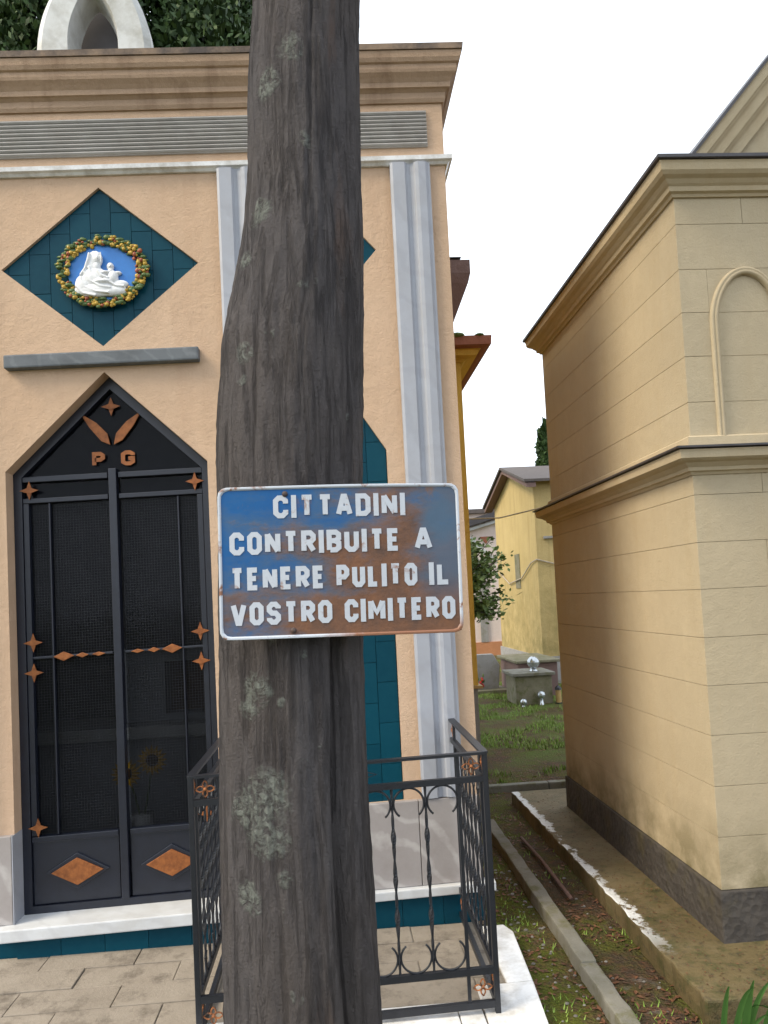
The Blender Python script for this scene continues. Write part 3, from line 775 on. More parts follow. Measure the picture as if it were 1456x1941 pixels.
# ------------------------------------------------------------------ cream chapel (right)
cc = thing('cream_chapel', 'cream plastered burial chapel with scored courses, mid cornice and dark stone plinth', 'chapel')
X0, X1, Y0, Y1 = 1.533, 3.97, 3.123, 5.22
def chamfer_ring(prof, name, mat, par=None): return sweep_rect(prof, X0, X1, Y0, Y1).build(name, mat, par or cc)
# plinth
box(X0-.012, X1+.012, Y0-.012, Y1+.012, -.02, .285).build('plinth', 'plinth', cc, .008)
core = box(X0+.012, X1-.012, Y0+.012, Y1-.012, .28, 3.30).build('wall', 'cream_trim', cc)
def course_blocks(z0, z1, k, ins=0., niche=None):
    g = .0008
    js = [1.835+.6*i+(.3 if k % 2 else 0) for i in range(4) if 1.835+.6*i+(.3 if k % 2 else 0) < X1-.2]
    if niche: js = [1.66]+[q for q in js if 1.75 < q < X0+X1-1.75]+[X0+X1-1.66]
    # each course runs along the side wall and turns the corner to the first upright joint
    xa, xb = X0+ins, X1-ins; ya, yb = Y0+ins, Y1-ins
    for pl_ in ([(xa, yb), (xa, ya), (js[0]-g, ya), (js[0]-g, ya+.02), (xa+.02, ya+.02), (xa+.02, yb)], [(xb, yb), (xb-.02, yb), (xb-.02, ya+.02), (js[-1]+g, ya+.02), (js[-1]+g, ya), (xb, ya)]):
        MB().prism_xy(pl_, z0+g, z1-g).build('plaster_course', 'cream', core, .0012)
    for a, b in zip(js, js[1:]):
        if niche:
            segs = niche(a, b, z0, z1)
        else: segs = [[(a, z0), (b, z0), (b, z1), (a, z1)]]
        for sg in segs:
            if len(sg) < 3: continue
            cx = sum(p[0] for p in sg)/len(sg); cz = sum(p[1] for p in sg)/len(sg)
            q = [(x+(g if x < cx else -g)*(0 if niche and (abs(x-js[0]) < 1e-6 or abs(x-js[-1]) < 1e-6) else 1), z+(g if z < cz else -g)) for x, z in sg]
            MB().prism_xz(q, Y0+ins, Y0+.02+ins).build('plaster_block', 'cream', core, .0012)
zs = [.287, .50, .707, .916, 1.121, 1.321, 1.523, 1.72, 1.921, 2.03]
for k, (a, b) in enumerate(zip(zs, zs[1:])): course_blocks(a, b, k)
# blind pointed niche on the upper front
NC, NW, NB, NS, NT = 1.826, .135, 2.125, 2.66, 2.865
def niche_half(z):
    if z <= NS: return NW
    t = min(1, (z-NS)/(NT-NS)); return NW*math.sqrt(max(0, 1-t**1.75)) if t < 1 else 0
NCS = [NC, 2*((X0+X1)/2)-NC]
def niche_cut(a, b, z0, z1):
    segs = []; cuts = [(c, ) for c in NCS]
    cur = a
    rects = []
    for c in NCS:
        if c+NW+.03 > a and c-NW-.03 < b and z0 < NT+.03:
            n_ = 10
            zl = [z0+(z1-z0)*i/n_ for i in range(n_+1)]
            def hw(z): 
                h_ = niche_half(z-.0)
                return h_
            topz = min(z1, NT)
            zl = [z0+(topz-z0)*i/n_ for i in range(n_+1)]
            left = [(max(c-hw(z), a), z) for z in zl]; right = [(min(c+hw(z), b), z) for z in zl]
            cap = topz < z1-.004
            if c-NW > cur: rects.append([(cur, z0)]+left+([(c, z1), (cur, z1)] if cap else [(cur, topz)]))
            if c+NW < b: rects.append([(b, z0), (b, z1 if cap else topz)]+([(c, z1)] if cap else [])+right[::-1])
            return rects
    return [[(a, z0), (b, z0), (b, z1), (a, z1)]]
zu = [2.10, 2.317, 2.514, 2.704, 2.892, 3.09, 3.235]
for k, (a, b) in enumerate(zip(zu, zu[1:])): course_blocks(a, b, k+1, .004, niche_cut if a < NT else None)
for c in NCS:
    n_ = 18; inn = []; out = []
    zz = [NB]+[NS+(NT-NS)*math.sin(i/n_*math.pi/2) for i in range(n_+1)]
    path = [(c-niche_half(z), z) for z in zz]; path += [(2*c-x, z) for x, z in path[-2::-1]]
    def off(path, d):
        out = []
        for i in range(len(path)):
            a = Vector(path[max(0, i-1)]); b = Vector(path[min(len(path)-1, i+1)]); t = (b-a).normalized(); out.append((path[i][0]-t.y*d, path[i][1]+t.x*d))
        return out
    prof = [(0, 0.018), (0, -.010), (.006, -.016), (.014, -.018), (.018, -.010), (.022, -.014), (.030, -.012), (.034, 0.002), (.034, .018)]
    rows = [[(x, Y0+.004+dy, z) for x, z in off(path, d)] for d, dy in prof]
    mb = MB(); k = len(path); vs = [p for r_ in rows for p in r_]; fs = []
    for i in range(len(prof)-1):
        for j in range(k-1): fs.append((i*k+j, i*k+j+1, (i+1)*k+j+1, (i+1)*k+j))
    nm_ = mb.add(vs, fs).build('niche_moulding', 'cream_trim', cc, 0, True)
    zn = [2.116, 2.317, 2.514, 2.704, NT]
    for a, b in zip(zn, zn[1:]):
        zl = [a+.0015+(b-a-.003)*i/10 for i in range(11)]
        p = [(c+niche_half(z)-.0005, z) for z in zl]+[(c-niche_half(z)+.0005, z) for z in zl[::-1]]
        p = [q for i, q in enumerate(p) if i == 0 or (abs(q[0]-p[i-1][0])+abs(q[1]-p[i-1][1])) > 1e-5]
        MB().prism_xz(p, Y0+.010, Y0+.022).build('niche_panel', 'cream', nm_)
# cornices
mc_ = chamfer_ring([(-.03, 2.005), (.006, 2.005), (.014, 2.016), (.026, 2.020), (.030, 2.034), (.038, 2.040), (.052, 2.052), (.070, 2.058), (.084, 2.066), (.088, 2.090), (.092, 2.100), (-.03, 2.104)], 'mid_cornice', 'cream_trim')
chamfer_ring([(.0, 2.1045), (.098, 2.1045), (.104, 2.106), (.104, 2.114), (.0, 2.122)], 'flashing', 'flash', mc_)
chamfer_ring([(-.03, 2.1225), (.016, 2.1225), (.014, 2.165), (.004, 2.172), (-.03, 2.172)], 'base_moulding', 'cream_trim')
tc_ = chamfer_ring([(-.03, 3.205), (.006, 3.205), (.012, 3.216), (.026, 3.222), (.030, 3.240), (.040, 3.248), (.052, 3.262), (.070, 3.272), (.082, 3.285), (.086, 3.312), (.090, 3.322), (-.03, 3.324)], 'top_cornice', 'cream_trim')
chamfer_ring([(-.05, 3.3245), (.098, 3.3245), (.102, 3.328), (.102, 3.342), (-.05, 3.346)], 'flashing', 'flash', tc_)
# gable
GX = (X0+X1)/2; SL = 1.156; GA = 3.34+SL*(GX-1.575)
def rake(d0, d1, y0, y1, name, mat):
    mb = MB(); dz = math.sqrt(1+SL*SL)
    for s_ in (-1, 1):
        def q(x, d): return (GX+s_*x, GA-SL*x-d*dz)
        hwid = GX-1.575
        poly = [q(0, d0), q(hwid+.05, d0), q(hwid+.05-.0, d1), q(0, d1)]
        poly = [(x, max(z, 3.347)) for x, z in poly]
        xb0 = (GA-d0*dz-3.347)/SL; xb1 = (GA-d1*dz-3.347)/SL
        poly = [(GX, GA-d0*dz), (GX+s_*xb0, 3.347), (GX+s_*xb1, 3.347), (GX, GA-d1*dz)]
        mb.prism_xz(poly, y0, y1)
    return mb.build(name, mat, gab if 'rake' in name else cc)
gab = MB().prism_xz([(GX, GA-.2), (GX+(GA-.2-3.347)/SL, 3.347), (GX-(GA-.2-3.347)/SL, 3.347)], Y0+.03, Y1-.03).build('gable', 'cream', cc)
rake(0, .012, Y0-.085, Y1+.08, 'gable_roof', 'flash')
rake(.0122, .05, Y0-.072, Y1+.06, 'rake_cornice', 'cream_trim'); rake(.0502, .062, Y0-.055, Y1, 'rake_cornice', 'cream_trim')
rake(.0622, .105, Y0-.040, Y1, 'rake_cornice', 'cream_trim'); rake(.1052, .118, Y0-.02, Y1, 'rake_cornice', 'cream_trim'); rake(.1182, .165, Y0-.0, Y1, 'rake_cornice', 'cream_trim')

# ------------------------------------------------------------------ chapels behind
bc = thing('brown_chapel', 'dark brown chapel eave jutting out behind the peach chapel', 'chapel')
box(-2.4, .84, 4.98, 5.50, 0, 3.5).build('wall', 'bounce_orange', bc)
sweep_rect([(-.2, 3.32), (.01, 3.32), (.06, 3.40), (.16, 3.64), (.175, 3.70), (.175, 3.79), (-.2, 3.81)], -2.4, .84, 4.98+.18, 5.50-.19).build('eave', 'brown', bc)
MB().prism_yz([(4.99, 3.812), (5.48, 3.812), (5.24, 3.86)], -2.5, .96).build('roof', 'roof', bc)
oc = thing('ochre_chapel', 'bright ochre yellow chapel corner with a red brown cornice behind the peach chapel', 'chapel')
box(-2.2, 1.045, 5.70, 8.6, .86, 3.37).build('wall', 'ochre', oc)
box(-2.2, 1.04, 5.702, 8.6, -.02, .85).build('base', 'greybase', oc)
box(-2.22, 1.075, 5.67, 8.62, .851, .873).build('base_ledge', 'lantern', oc, .003)
sweep_rect([(-.05, 3.31), (.02, 3.31), (.04, 3.325), (.11, 3.335), (.12, 3.37), (.135, 3.375), (-.05, 3.375)], -2.2, 1.045, 5.70, 8.6).build('cornice', 'ochre', oc)
sweep_rect([(-.3, 3.376), (.16, 3.376), (.20, 3.385), (.205, 3.45), (-.3, 3.455)], -2.2, 1.045, 5.70, 8.6).build('upper_cornice', 'rust_trim', oc)
box(-2.3, 1.1, 5.6, 8.7, 3.45, 3.465).build('roof', 'roof', oc)
mo = MB()
for i in range(40):
    x = random.uniform(.75, 1.22); mo.ell((x, random.uniform(5.5, 5.75), 3.456), (random.uniform(.02, .06), .04, random.uniform(.01, .035 if x < 1. else .014)), 8, 5)
mo.build('roof_moss', 'shrubleaf', oc)

yc = thing('yellow_chapel', 'pale yellow gabled chapel with grey cement base far behind the path', 'chapel')
YX0, YX1, YY0, YY1 = 3.42, 6.6, 12.6, 15.7
MB().prism_yz([(YY0, .45), (YY1, .45), (YY1, 3.42), ((YY0+YY1)/2, 3.85), (YY0, 3.42)], YX0, YX1).build('wall', 'yellow', yc)
box(YX0-.03, YX1+.03, YY0-.03, YY1+.03, -.05, .46).build('base', 'greybase', yc)
ym = (YY0+YY1)/2
rf = MB()
for (ya, za, yb, zb) in ((YY0-.22, 3.36, ym, 3.86), (ym, 3.86, YY1+.25, 3.33)):
    rf.prism_yz([(ya, za+.0), (yb, zb+.0), (yb, zb+.045), (ya, za+.045)], YX0-.20, YX1+.2)
rf.build('roof', 'roof', yc)
ev = MB()
for (ya, za, yb, zb) in ((YY0-.2, 3.27, ym, 3.78), (ym, 3.78, YY1+.23, 3.25)):
    ev.prism_yz([(ya, za+.0), (yb, zb+.0), (yb, zb+.075), (ya, za+.075)], YX0-.16, YX0-.002)
ev.build('eave_board', 'brown', yc)
box(YX0-.012, YX0-.001, 13.8, 14.15, 1.62, 2.25).build('wall_slot', 'gravestone', yc)
pts = [(YX0-.02, 15.5, 1.98), (YX0-.03, 14.6, 1.72), (YX0-.03, 13.6, 1.80), (YX0-.03, 12.9, 2.04), (YX0-.02, 12.58, 2.08), (3.75, 12.57, 1.98)]
MB().tube(pts, .012, 5).build('wall_cable', 'cable', yc)
box(YX0+.12, YX0+.8, YY0-.05, YY0-.001, 2.42, 2.46).build('bracket', 'greybase', yc)

pc = thing('pink_chapel', 'pale pink chapel with white gable mouldings at the far end of the path', 'chapel')
PYF = 19.
box(2.2, 6.4, PYF, 23, .35, 3.0).build('wall', 'pink', pc)
box(2.15, 6.45, PYF-.04, 23, -.3, .352).build('base', 'brick_orange', pc)
MB().prism_xz([(2.1, 3.002), (6.5, 3.002), (4.9, 3.62)], PYF+.02, 23).build('gable', 'pink', pc)
def strip(x0, z0, x1, z1, t, y0, y1, nm, mt):
    MB().prism_xz([(x0, z0), (x1, z1), (x1, z1+t), (x0, z0+t)], y0, y1).build(nm, mt, pc)
strip(2.0, 2.86, 4.9, 3.62, .17, PYF-.25, 23.1, 'roof_slope', 'flash'); strip(4.9, 3.62, 6.7, 3.0, .17, PYF-.25, 23.1, 'roof_slope', 'flash')
strip(2.5, 2.88, 4.86, 3.50, .07, PYF-.12, PYF+.018, 'rake_moulding', 'marble_white')
MB().prism_xz([(3.72, 2.98), (4.02, 2.98), (3.87, 2.80)], PYF-.03, PYF+.0).build('gable_vent', 'rust_trim', pc)
for p in ([(3.4, 2.95), (3.5, 3.0), (4.05, 2.45), (3.93, 2.42)], ):
    MB().prism_xz(p, PYF-.05, PYF-.001).build('raking_strut', 'marble_white', pc)
box(2.3, 2.42, PYF-.06, PYF-.001, .353, 2.7).build('corner_strip', 'marble_white', pc); 
MB().box(3.62, 3.80, PYF-.05, PYF-.001, .353, 2.4).build('corner_strip', 'greybase', pc)
tc = thing('tan_chapel', 'low tan roofline rising behind the pale pink chapel', 'chapel')
box(1.8, 6.3, 25, 28, 0, 4.2).build('wall', 'pink', tc); box(1.7, 6.4, 24.8, 28.2, 4.2, 4.34).build('roof', 'roof', tc)

# ------------------------------------------------------------------ graves along the grass
g1 = thing('grave_block', 'low mossy stone grave block with glass globes on the grass by the cream chapel', 'grave')
box(2.42, 2.93, 10.4, 11.0, -.03, .40).build('stone_block', 'gravestone', g1, .02)
box(2.38, 2.97, 10.36, 11.04, .401, .445).build('cap_slab', 'kerb', g1, .01)
g2 = thing('tomb_slab', 'brownish raised tomb behind the grave block with glass globes', 'grave')
box(2.66, 3.25, 11.2, 12.4, -.03, .50).build('tomb_body', 'brown', g2, .02)
box(2.62, 3.30, 11.15, 12.5, .501, .54).build('tomb_lid', 'gravestone', g2, .01)
def globe(x, y, z, r_, lab, base):
    g = thing('glass_globe', lab, 'globe', 'glass globes on the grave')
    MB().ell((x, y, z), (r_, r_, r_), 18, 12).build('globe', 'chrome', g, 0, True)
    MB().tube([(x, y, base), (x, y, base+.02), (x, y, z-r_*.8)], [r_*.8, r_*.6, r_*.35], 12).build('foot', 'chrome', g, 0, True)
globe(2.72, 10.55, .57, .085, 'largest shiny glass globe standing on top of the mossy grave block', .445)
globe(2.74, 10.30, .15, .055, 'small shiny globe in front of the grave block, nearest the cream chapel', -.01)
globe(2.49, 10.28, .07, .045, 'smallest shiny globe on the ground at the left foot of the grave block', -.01)
ln = thing('grave_lantern', 'small yellowed grave lantern standing against the cream chapel edge', 'lantern')
MB().tube([(2.99, 10.35, -.01), (2.99, 10.35, .03)], .05, 10).build('lantern_foot', 'iron', ln)
MB().tube([(2.99, 10.35, .031), (2.99, 10.35, .20)], .038, 10).build('lantern_glass', 'lantern', ln)
MB().tube([(2.99, 10.35, .201), (2.99, 10.35, .23), (2.99, 10.35, .26)], [.048, .04, .008], 10).build('lantern_cap', 'iron', ln)
g3 = thing('grey_headstone', 'grey headstone with small red flowers under the shrub', 'headstone')
MB().prism_xz([(2.12, .0), (2.52, .0), (2.56, .42), (2.46, .60), (2.14, .60), (2.10, .42)], 12.0, 12.14).build('stone', 'greybase', g3, .01)
box(2.02, 2.64, 11.8, 12.4, -.03, .06).build('plinth', 'gravestone', g3, .01)
fl = MB()
for i in range(14): fl.ell((2.16+random.uniform(0, .10), 11.9+random.uniform(-.04, .04), .12+random.uniform(0, .12)), (.02, .02, .02), 6, 4)
fl.build('red_flowers', 'red', g3)
fl = MB()
for i in range(20): fl.ell((2.16+random.uniform(-.03, .13), 11.92+random.uniform(-.04, .04), .10+random.uniform(0, .2)), (.015, .015, .03), 6, 4)
fl.build('flower_leaves', 'shrubleaf', g3)
tag(MB().tube([(1.04, 6.4, 2.19), (1.4, 6.25, 2.17), (1.8, 6.1, 2.24), (2.2, 5.9, 2.36)], .006, 5).build('overhead_cable', 'cable'), 'thin pale cable strung between the ochre chapel and the cream chapel', 'cable')
tag(MB().tube([(1.105, 4.84, .012), (1.112, 4.4, .022), (1.114, 3.85, .012)], .010, 8).build('rusty_rod', 'rod', None, 0, True), 'thin reddish rod lying on the dirt between the kerb and the concrete apron', 'rod')

# ------------------------------------------------------------------ enamel sign
SA = R(1.0)
sg = thing('enamel_sign', 'rusted blue enamel sign with white Italian lettering fixed to the tree trunk', 'sign')
SCX, SCZ, SW, SH = .0195, 1.632, .492, .307
SYF = 1.552
def rrect(hw, hh, r_, n=6):
    p = []
    for cx, cz, a in ((hw-r_, -hh+r_, -90), (hw-r_, hh-r_, 0), (-hw+r_, hh-r_, 90), (-hw+r_, -hh+r_, 180)):
        for i in range(n+1): q = R(a+90*i/n); p.append((cx+r_*math.cos(q), cz+r_*math.sin(q)))
    return p
def sb(mb, name, mat, bevel=0, smooth=False, par=None):
    ca, sa = math.cos(SA), math.sin(SA)
    def tr(v):
        x, y, z = v; bend = .012*(x/.25)**2-.004*math.sin(x*9+z*7)
        return (SCX+x*ca+z*sa, SYF+y+bend+x*.02, SCZ-x*sa+z*ca)
    mb.v = [tr(v) for v in mb.v]
    return mb.build(name, mat, par or sg, bevel, smooth)
# plate as a grid so that it can be slightly bent
pl = MB()
outer = rrect(SW/2, SH/2, .022)
nx, nz = 24, 14
vs = []; fs = []
for j in range(nz+1):
    for i in range(nx+1): vs.append(((i/nx-.5)*(SW-.008), .0, (j/nz-.5)*(SH-.008)))
for j in range(nz):
    for i in range(nx): a = j*(nx+1)+i; fs.append((a, a+1, a+nx+2, a+nx+1))
k = len(vs); vs += [(x, .0022, z) for x, y, z in vs]; fs += [tuple(k+i for i in f[::-1]) for f in fs]
pl.add(vs, fs); plate = sb(pl, 'sign_plate', 'sign')
o1 = rrect(SW/2, SH/2, .026, 8); o2 = rrect(SW/2-.010, SH/2-.010, .020, 8)
def dens(p):
    q = []
    for i in range(len(p)):
        a = Vector(p[i]); b = Vector(p[(i+1) % len(p)]); n_ = max(1, int((b-a).length/.02))
        for t in range(n_): q.append(tuple(a+(b-a)*t/n_))
    return q
def ringpath(hw, hh, r_):
    return dens(rrect(hw, hh, r_, 8))
rows = []
for d, y in ((0, .004), (0, -.0022), (.001, -.0030), (.0040, -.0030), (.0066, -.0008), (.0066, .001)):
    p = rrect(SW/2-d, SH/2-d, .018-d*.5, 8); rows.append((p, y))
# resample rows consistently
def resamp(p, npt=160):
    L = [0]
    for i in range(len(p)): L.append(L[-1]+(Vector(p[(i+1) % len(p)])-Vector(p[i])).length)
    out = []
    for j in range(npt):
        t = L[-1]*j/npt
        for i in range(len(p)):
            if L[i] <= t < L[i+1]: f_ = (t-L[i])/(L[i+1]-L[i]); a = Vector(p[i]); b = Vector(p[(i+1) % len(p)]); out.append(tuple(a+(b-a)*f_)); break
    return out
mb = MB(); vs = []; NP = 160
for p, y in rows: vs += [(x, y, z) for x, z in resamp(p, NP)]
fs = []
for i in range(len(rows)-1):
    for j in range(NP): fs.append((i*NP+j, i*NP+(j+1)%NP, (i+1)*NP+(j+1)%NP, (i+1)*NP+j))
mb.add(vs, fs); sb(mb, 'rim', 'rim', 0, False)
HL = SH*.150
for words, v in (([('CITTADINI', .227, .770)], .212), ([('CONTRIBUITE', .045, .745), ('A', .805, .880)], .447), ([('TENERE', .045, .432), ('PULITO', .478, .812), ('IL', .862, .952)], .680), ([('VOSTRO', .045, .457), ('CIMITERO', .508, .968)], .908)):
    for wd, u0, u1 in words:
        mb = MB(); letters(wd, (u0-.5)*SW, (u1-.5)*SW, SH*(.5-v), HL, mb, -.0003, .0009, .225); sb(mb, 'lettering', 'letter', par=plate)
for x, z in ((-.11, .137), (-.10, -.138)):
    mb = MB(); mb.ell((x, -.002, z), (.006, .004, .006), 10, 6); sb(mb, 'bolt', 'steel', 0, True)
mb = MB(); mb.box(-.20, .02, .003, .012, -.10, -.075); sb(mb, 'back_strap', 'steel'); 

# ------------------------------------------------------------------ tree trunk in the foreground
tr = thing('cypress_tree', 'tall grey lichen spotted tree trunk in the foreground carrying the blue sign', 'tree')
KEY = [(-.1, -.115, .24), (.15, -.112, .205), (.6, -.108, .178), (1.13, -.107, .168), (1.45, -.099, .164), (1.84, -.083, .166), (1.96, -.075, .166), (2.2, -.054, .157), (2.4, -.03, .142), (2.56, -.02, .134), (2.78, -.012, .133), (2.97, .003, .127), (4, .04, .115), (6, .08, .085), (8.5, .1, .03)]
def trunk_at(z):
    for a, b in zip(KEY, KEY[1:]):
        if a[0] <= z <= b[0]:
            t = (z-a[0])/(b[0]-a[0]); t = t*t*(3-2*t) if False else t; return a[1]+(b[1]-a[1])*t, a[2]+(b[2]-a[2])*t
    return KEY[-1][1:]
NA = 150; zs_ = []; z = -.1
while z < 8.5: zs_.append(z); z += .014 if z < 3.3 else .15
vs = []; TY = 1.752
for z in zs_:
    cx, r_ = trunk_at(z)
    for i in range(NA):
        a = 2*math.pi*i/NA; ca, sa = math.cos(a), math.sin(a)
        p = Vector((ca*9, sa*9, z*1.3)); q = Vector((ca*26, sa*26, z*3.0))
        d = noise.noise(p*.5)*.006+(.5-abs(noise.noise(p)))*.006+(.5-abs(noise.noise(q)))*.006+noise.noise((ca*50, sa*50, z*22))*.0022+noise.noise((ca*90, sa*90, z*60))*.0014
        # deep groove on the right of the front face, low part
        g = max(0, min(1, (1.95-z)/.5)); ang = math.atan2(sa, ca); a0 = -math.acos(.62)+.03*math.sin(z*5)
        dd = ang-a0; d -= g*.034*math.exp(-(dd/.085)**2); d += g*.014*math.exp(-((dd-.34)/.2)**2)
        # folded bark swelling on the left near z 2.2
        d += (.010*math.exp(-((z-2.05)/.25)**2)+.010*math.exp(-((z-2.14)/.05)**2)*max(0, -sa+.3))*max(0, -ca)
        rr = r_-.008+d; vs.append((cx+rr*ca, TY+rr*sa*.97, z))
fs = []
for j in range(len(zs_)-1):
    for i in range(NA): fs.append((j*NA+i, j*NA+(i+1)%NA, (j+1)*NA+(i+1)%NA, (j+1)*NA+i))
MB().add(vs, fs).build('trunk', 'bark', tr, 0, True)
def leaf_cloud(pts, size, spread=1.):
    vs = []; fs = []
    for p, up in pts:
        d = Vector((random.gauss(0, 1), random.gauss(0, 1), random.gauss(0, .6)+up)).normalized()
        s_ = d.orthogonal().normalized(); s_ = Matrix.Rotation(random.uniform(0, 6.3), 3, d) @ s_
        L = size*random.uniform(.6, 1.3); w_ = L*.28; k = len(vs); p = Vector(p)
        vs += [p, p+d*L*.5+s_*w_, p+d*L, p+d*L*.5-s_*w_]; fs.append((k, k+1, k+2, k+3))
    return MB().add(vs, fs)
lp = []; lim = MB()
for i in range(26):
    z = 4.3+i*.15; a = random.uniform(0, 6.28); cx, r_ = trunk_at(z); L = random.uniform(.5, .9)
    p0 = Vector((cx, TY, z)); p1 = p0+Vector((math.cos(a)*L*.6, math.sin(a)*L*.6, L*.7)); p2 = p1+Vector((math.cos(a)*.2, math.sin(a)*.2, L*.6))
    lim.tube([p0, p1, p2], [.03, .018, .006], 5)
    for j in range(140):
        t = random.random(); p = (p0.lerp(p1, t*2) if t < .5 else p1.lerp(p2, t*2-1)); lp.append((p+Vector((random.gauss(0, .14), random.gauss(0, .14), random.gauss(0, .16))), .8))
lim.build('limbs', 'bark_plain', tr, 0, True); leaf_cloud(lp, .16).build('crown', 'cypress', tr)

# background trees
def cypress(x, y, h, rad, n_, lab, z0=2.4, cat='tree', grp='cypress trees behind the peach chapel', size=.085):
    t = thing('cypress_tree', lab, cat, grp)
    MB().tube([(x, y, -.1), (x, y, h*.4), (x, y, h*.9)], [rad*.18, rad*.12, .02], 10).build('trunk', 'bark_plain', t, 0, True)
    pts = []
    lobes = [(random.uniform(0, 6.28), random.uniform(.1, .95), random.uniform(.2, .4)) for _ in range(26)]
    while len(pts) < n_:
        u = random.random(); z = z0+(h-z0)*u; prof = rad*min(1, (u+.06)*4)*(1-u**2.2)**.6
        a = random.uniform(0, 6.28); b = .75
        for la, lu, lw in lobes:
            da = (a-la+math.pi) % (2*math.pi)-math.pi; b += .32*math.exp(-(da/.5)**2-((u-lu)/(lw*.25))**2)
        rr = prof*b*math.sqrt(random.uniform(.35, 1)); pts.append(((x+rr*math.cos(a), y+rr*math.sin(a), z), 1.1))
    cr = leaf_cloud(pts, size)
    core = [((x+(p[0]-x)*.72, y+(p[1]-y)*.72, p[2]), u_) for p, u_ in pts[::6]]
    ic = leaf_cloud(core, size*2.6); cr.add(ic.v, ic.f); cr.build('crown', 'cypress', t)
cypress(-4.7, 8.6, 12., 1.35, 56000, 'dark cypress at the left edge, behind the marble arch finial')
cypress(-2.75, 8.4, 13., 1.30, 60000, 'dark cypress directly behind the marble arch finial')
cypress(-1.15, 8.9, 12.5, 1.15, 60000, 'green cypress between the marble arch finial and the foreground trunk')
cypress(5.75, 19.5, 5.8, .62, 9000, 'distant tree tip showing just above the yellow gabled chapel', grp='distant tree', size=.10)

# shrub overhanging the path
sh = thing('leafy_shrub', 'green leafy shrub leaning out from behind the ochre chapel', 'shrub')
st = MB(); pts = []
random.seed(21)
for i in range(64):
    a0 = Vector((1.35+random.uniform(-.2, .1), 10.1, 1.2)); 
    if i < 52: tip = Vector((random.uniform(1.6, 2.32), 10+random.uniform(-.4, .5), 0)); tip.z = random.uniform(1.5, 2.30)-max(0, tip.x-2.1)*.9
    else: tip = Vector((random.uniform(1.75, 2.2), 10+random.uniform(-.2, .3), random.uniform(1.16, 1.5)))
    mid = (a0+tip)/2+Vector((0, 0, .1)); st.tube([a0, mid, tip], [.012, .008, .003], 4)
    for j in range(60):
        t = random.uniform(.3, 1.02); p = a0.lerp(mid, t*2) if t < .5 else mid.lerp(tip, t*2-1)
        pts.append((p+Vector((random.gauss(0, .045), random.gauss(0, .07), random.gauss(0, .045))), .0))
st.tube([(1.35, 10.1, -.05), (1.33, 10.1, .7), (1.35, 10.1, 1.25)], [.05, .04, .03], 8)
st.build('stems', 'bark_plain', sh, 0, True)
leaf_cloud(pts, .085).build('leaves', 'shrubleaf', sh)

# strap leaved plant, bottom right
ip = thing('strap_leaf_plant', 'green strap leaved plant at the front corner of the concrete apron', 'plant')
random.seed(5)
for (bx, by, dx, dy, hh, wd, dr) in ((1.19, 2.50, -.05, -.06, .17, .006, .3), (1.20, 2.50, .015, -.05, .27, .008, .1), (1.215, 2.51, .11, -.03, .28, .007, .75), (1.235, 2.50, .05, -.06, .30, .009, .25), (1.25, 2.49, .10, -.05, .24, .008, .5),
                                     (1.27, 2.50, .03, -.05, .26, .011, .0), (1.285, 2.51, .09, -.03, .29, .009, .2), (1.30, 2.50, .14, -.04, .27, .008, .7), (1.33, 2.50, .06, -.05, .25, .010, .1), (1.225, 2.48, -.10, -.04, .20, .006, .8), (1.26, 2.47, -.03, -.06, .21, .007, .4), (1.36, 2.5, .10, 0, .30, .009, .4)):
    vs = []; fs = []
    for i in range(15):
        t = i/14; z = hh*(1.25*t-.25*t*t)*(1-dr*t**3*.75)-.02; x = bx+dx*(.35*t+.65*t*t)*(1+dr); y = by+dy*t
        w_ = 1.35*wd*(.75+.5*t-1.2*t**3)+.0008
        vs += [(x-w_, y, z+.002), (x, y+.004, z-.002), (x+w_, y-.001, z+.002)]
        if i: a = (i-1)*3; fs += [(a, a+1, a+4, a+3), (a+1, a+2, a+5, a+4)]
    vs = [(x-.012, y, z*1.12) for x, y, z in vs]
    MB().add(vs, fs).build('leaf_blade', 'iris', ip, 0, True)

# ------------------------------------------------------------------ grass, litter, pebbles
random.seed(11)
def gz(x, y): return noise.noise((x*1.3, y*1.3, 0))*.018+noise.noise((x*6, y*6, 3))*.008-.012+(.02 if y > 6.1 else 0)
vs = []; fs = []
cnt = 0
while cnt < 30000:
    y = 6.2+9*random.random()**1.5; x = random.uniform(.9, 4.2)
    dens_ = noise.noise((x*1.5, y*1.5, 5))+.35*noise.noise((x*5, y*5, 9))
    if dens_ < .06-.15*random.random()+ (.30 if y < 7.6 else 0)+.12*math.sin(x*2.2+y): 
        cnt += .3; continue
    h = random.uniform(.02, .06); a = random.uniform(0, 6.28); lx, ly = math.cos(a)*h*.5, math.sin(a)*h*.5; w_ = .005
    k = len(vs); z = gz(x, y)-.005
    vs += [(x-w_*math.sin(a), y+w_*math.cos(a), z), (x+w_*math.sin(a), y-w_*math.cos(a), z), (x+lx, y+ly, z+h)]; fs.append((k, k+1, k+2)); cnt += 1
tag(MB().add(vs, fs).build('grass', 'grass'), 'patchy short green grass on the ground between the chapels', 'grass', kind='stuff')
vs = []; fs = []
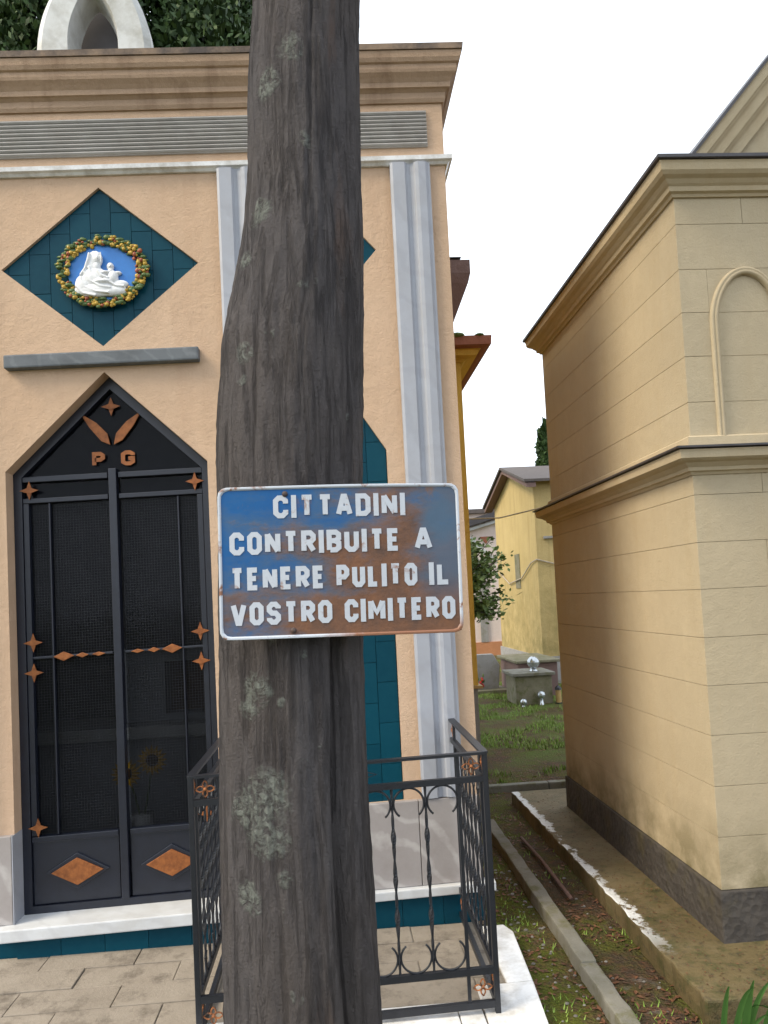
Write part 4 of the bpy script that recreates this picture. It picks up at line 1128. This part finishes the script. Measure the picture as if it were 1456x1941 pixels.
for i in range(2600):
    x = random.uniform(.66, 1.25); y = 2.2+4*random.random()**1.4
    if .90 < x < 1.01: continue
    if noise.noise((x*4, y*3, 2)) < -.05: continue
    h = random.uniform(.008, .03); a = random.uniform(0, 6.28); lx, ly = math.cos(a)*h*.8, math.sin(a)*h*.8; w_ = .0035
    k = len(vs); z = gz(x, y)-.003
    vs += [(x-w_*math.sin(a), y+w_*math.cos(a), z), (x+w_*math.sin(a), y-w_*math.cos(a), z), (x+lx, y+ly, z+h)]; fs.append((k, k+1, k+2))
tag(MB().add(vs, fs).build('weeds', 'grass'), 'tiny weeds sprouting in the dirt beside the kerb', 'weeds', kind='stuff')
vs = []; fs = []
for i in range(8000):
    if i < 2600: x = random.uniform(.66, 1.26); y = 2.2+4.2*random.random()**1.2
    elif i < 7200: x = random.uniform(.9, 3.6); y = random.uniform(6.1, 11)
    else: x = random.uniform(1.26, 1.52) if random.random() < .7 else random.uniform(1.3, 2.2); y = random.uniform(2.75, 5.6) if x < 1.52 else random.uniform(2.75, 3.08)
    if .915 < x < 1.005 and y < 5.2: continue
    if i < 2600 and noise.noise((x*5, y*3, 8)) < -.12: continue
    z = (.081 if 1.26 < x and y < 5.7 else gz(x, y)+.004); L = random.uniform(.006, .020) if i < 7200 else random.uniform(.003, .008)
    a = random.uniform(0, 6.28); ca, sa = math.cos(a)*L, math.sin(a)*L; k = len(vs); t = random.uniform(-.3, .5)*L
    vs += [(x-ca, y-sa, z), (x+sa*.4, y-ca*.4, z+.003), (x+ca, y+sa, z+abs(t)), (x-sa*.4, y+ca*.4, z+.001)]; fs.append((k, k+1, k+2, k+3))
tag(MB().add(vs, fs).build('leaf_litter', 'litter'), 'scattered dry brown leaf litter on the dirt path', 'leaf litter', kind='stuff')
mb = MB()
for i in range(260):
    x = random.uniform(.70, 1.22); y = 2.2+2.2*random.random()
    if .91 < x < 1.01: continue
    if x > 1.0 and random.random() < .6: continue
    q = random.uniform(.003, .010); mb.ell((x, y, gz(x, y)+.001), (q*1.2, q, q*.6), 6, 4)
tag(mb.build('pebbles', 'pebble'), 'small grey pebbles on the dirt beside the kerb', 'pebbles', kind='stuff')

SC.render.engine = 'CYCLES'
SC.cycles.max_bounces = 7; SC.cycles.diffuse_bounces = 5; SC.cycles.transparent_max_bounces = 6
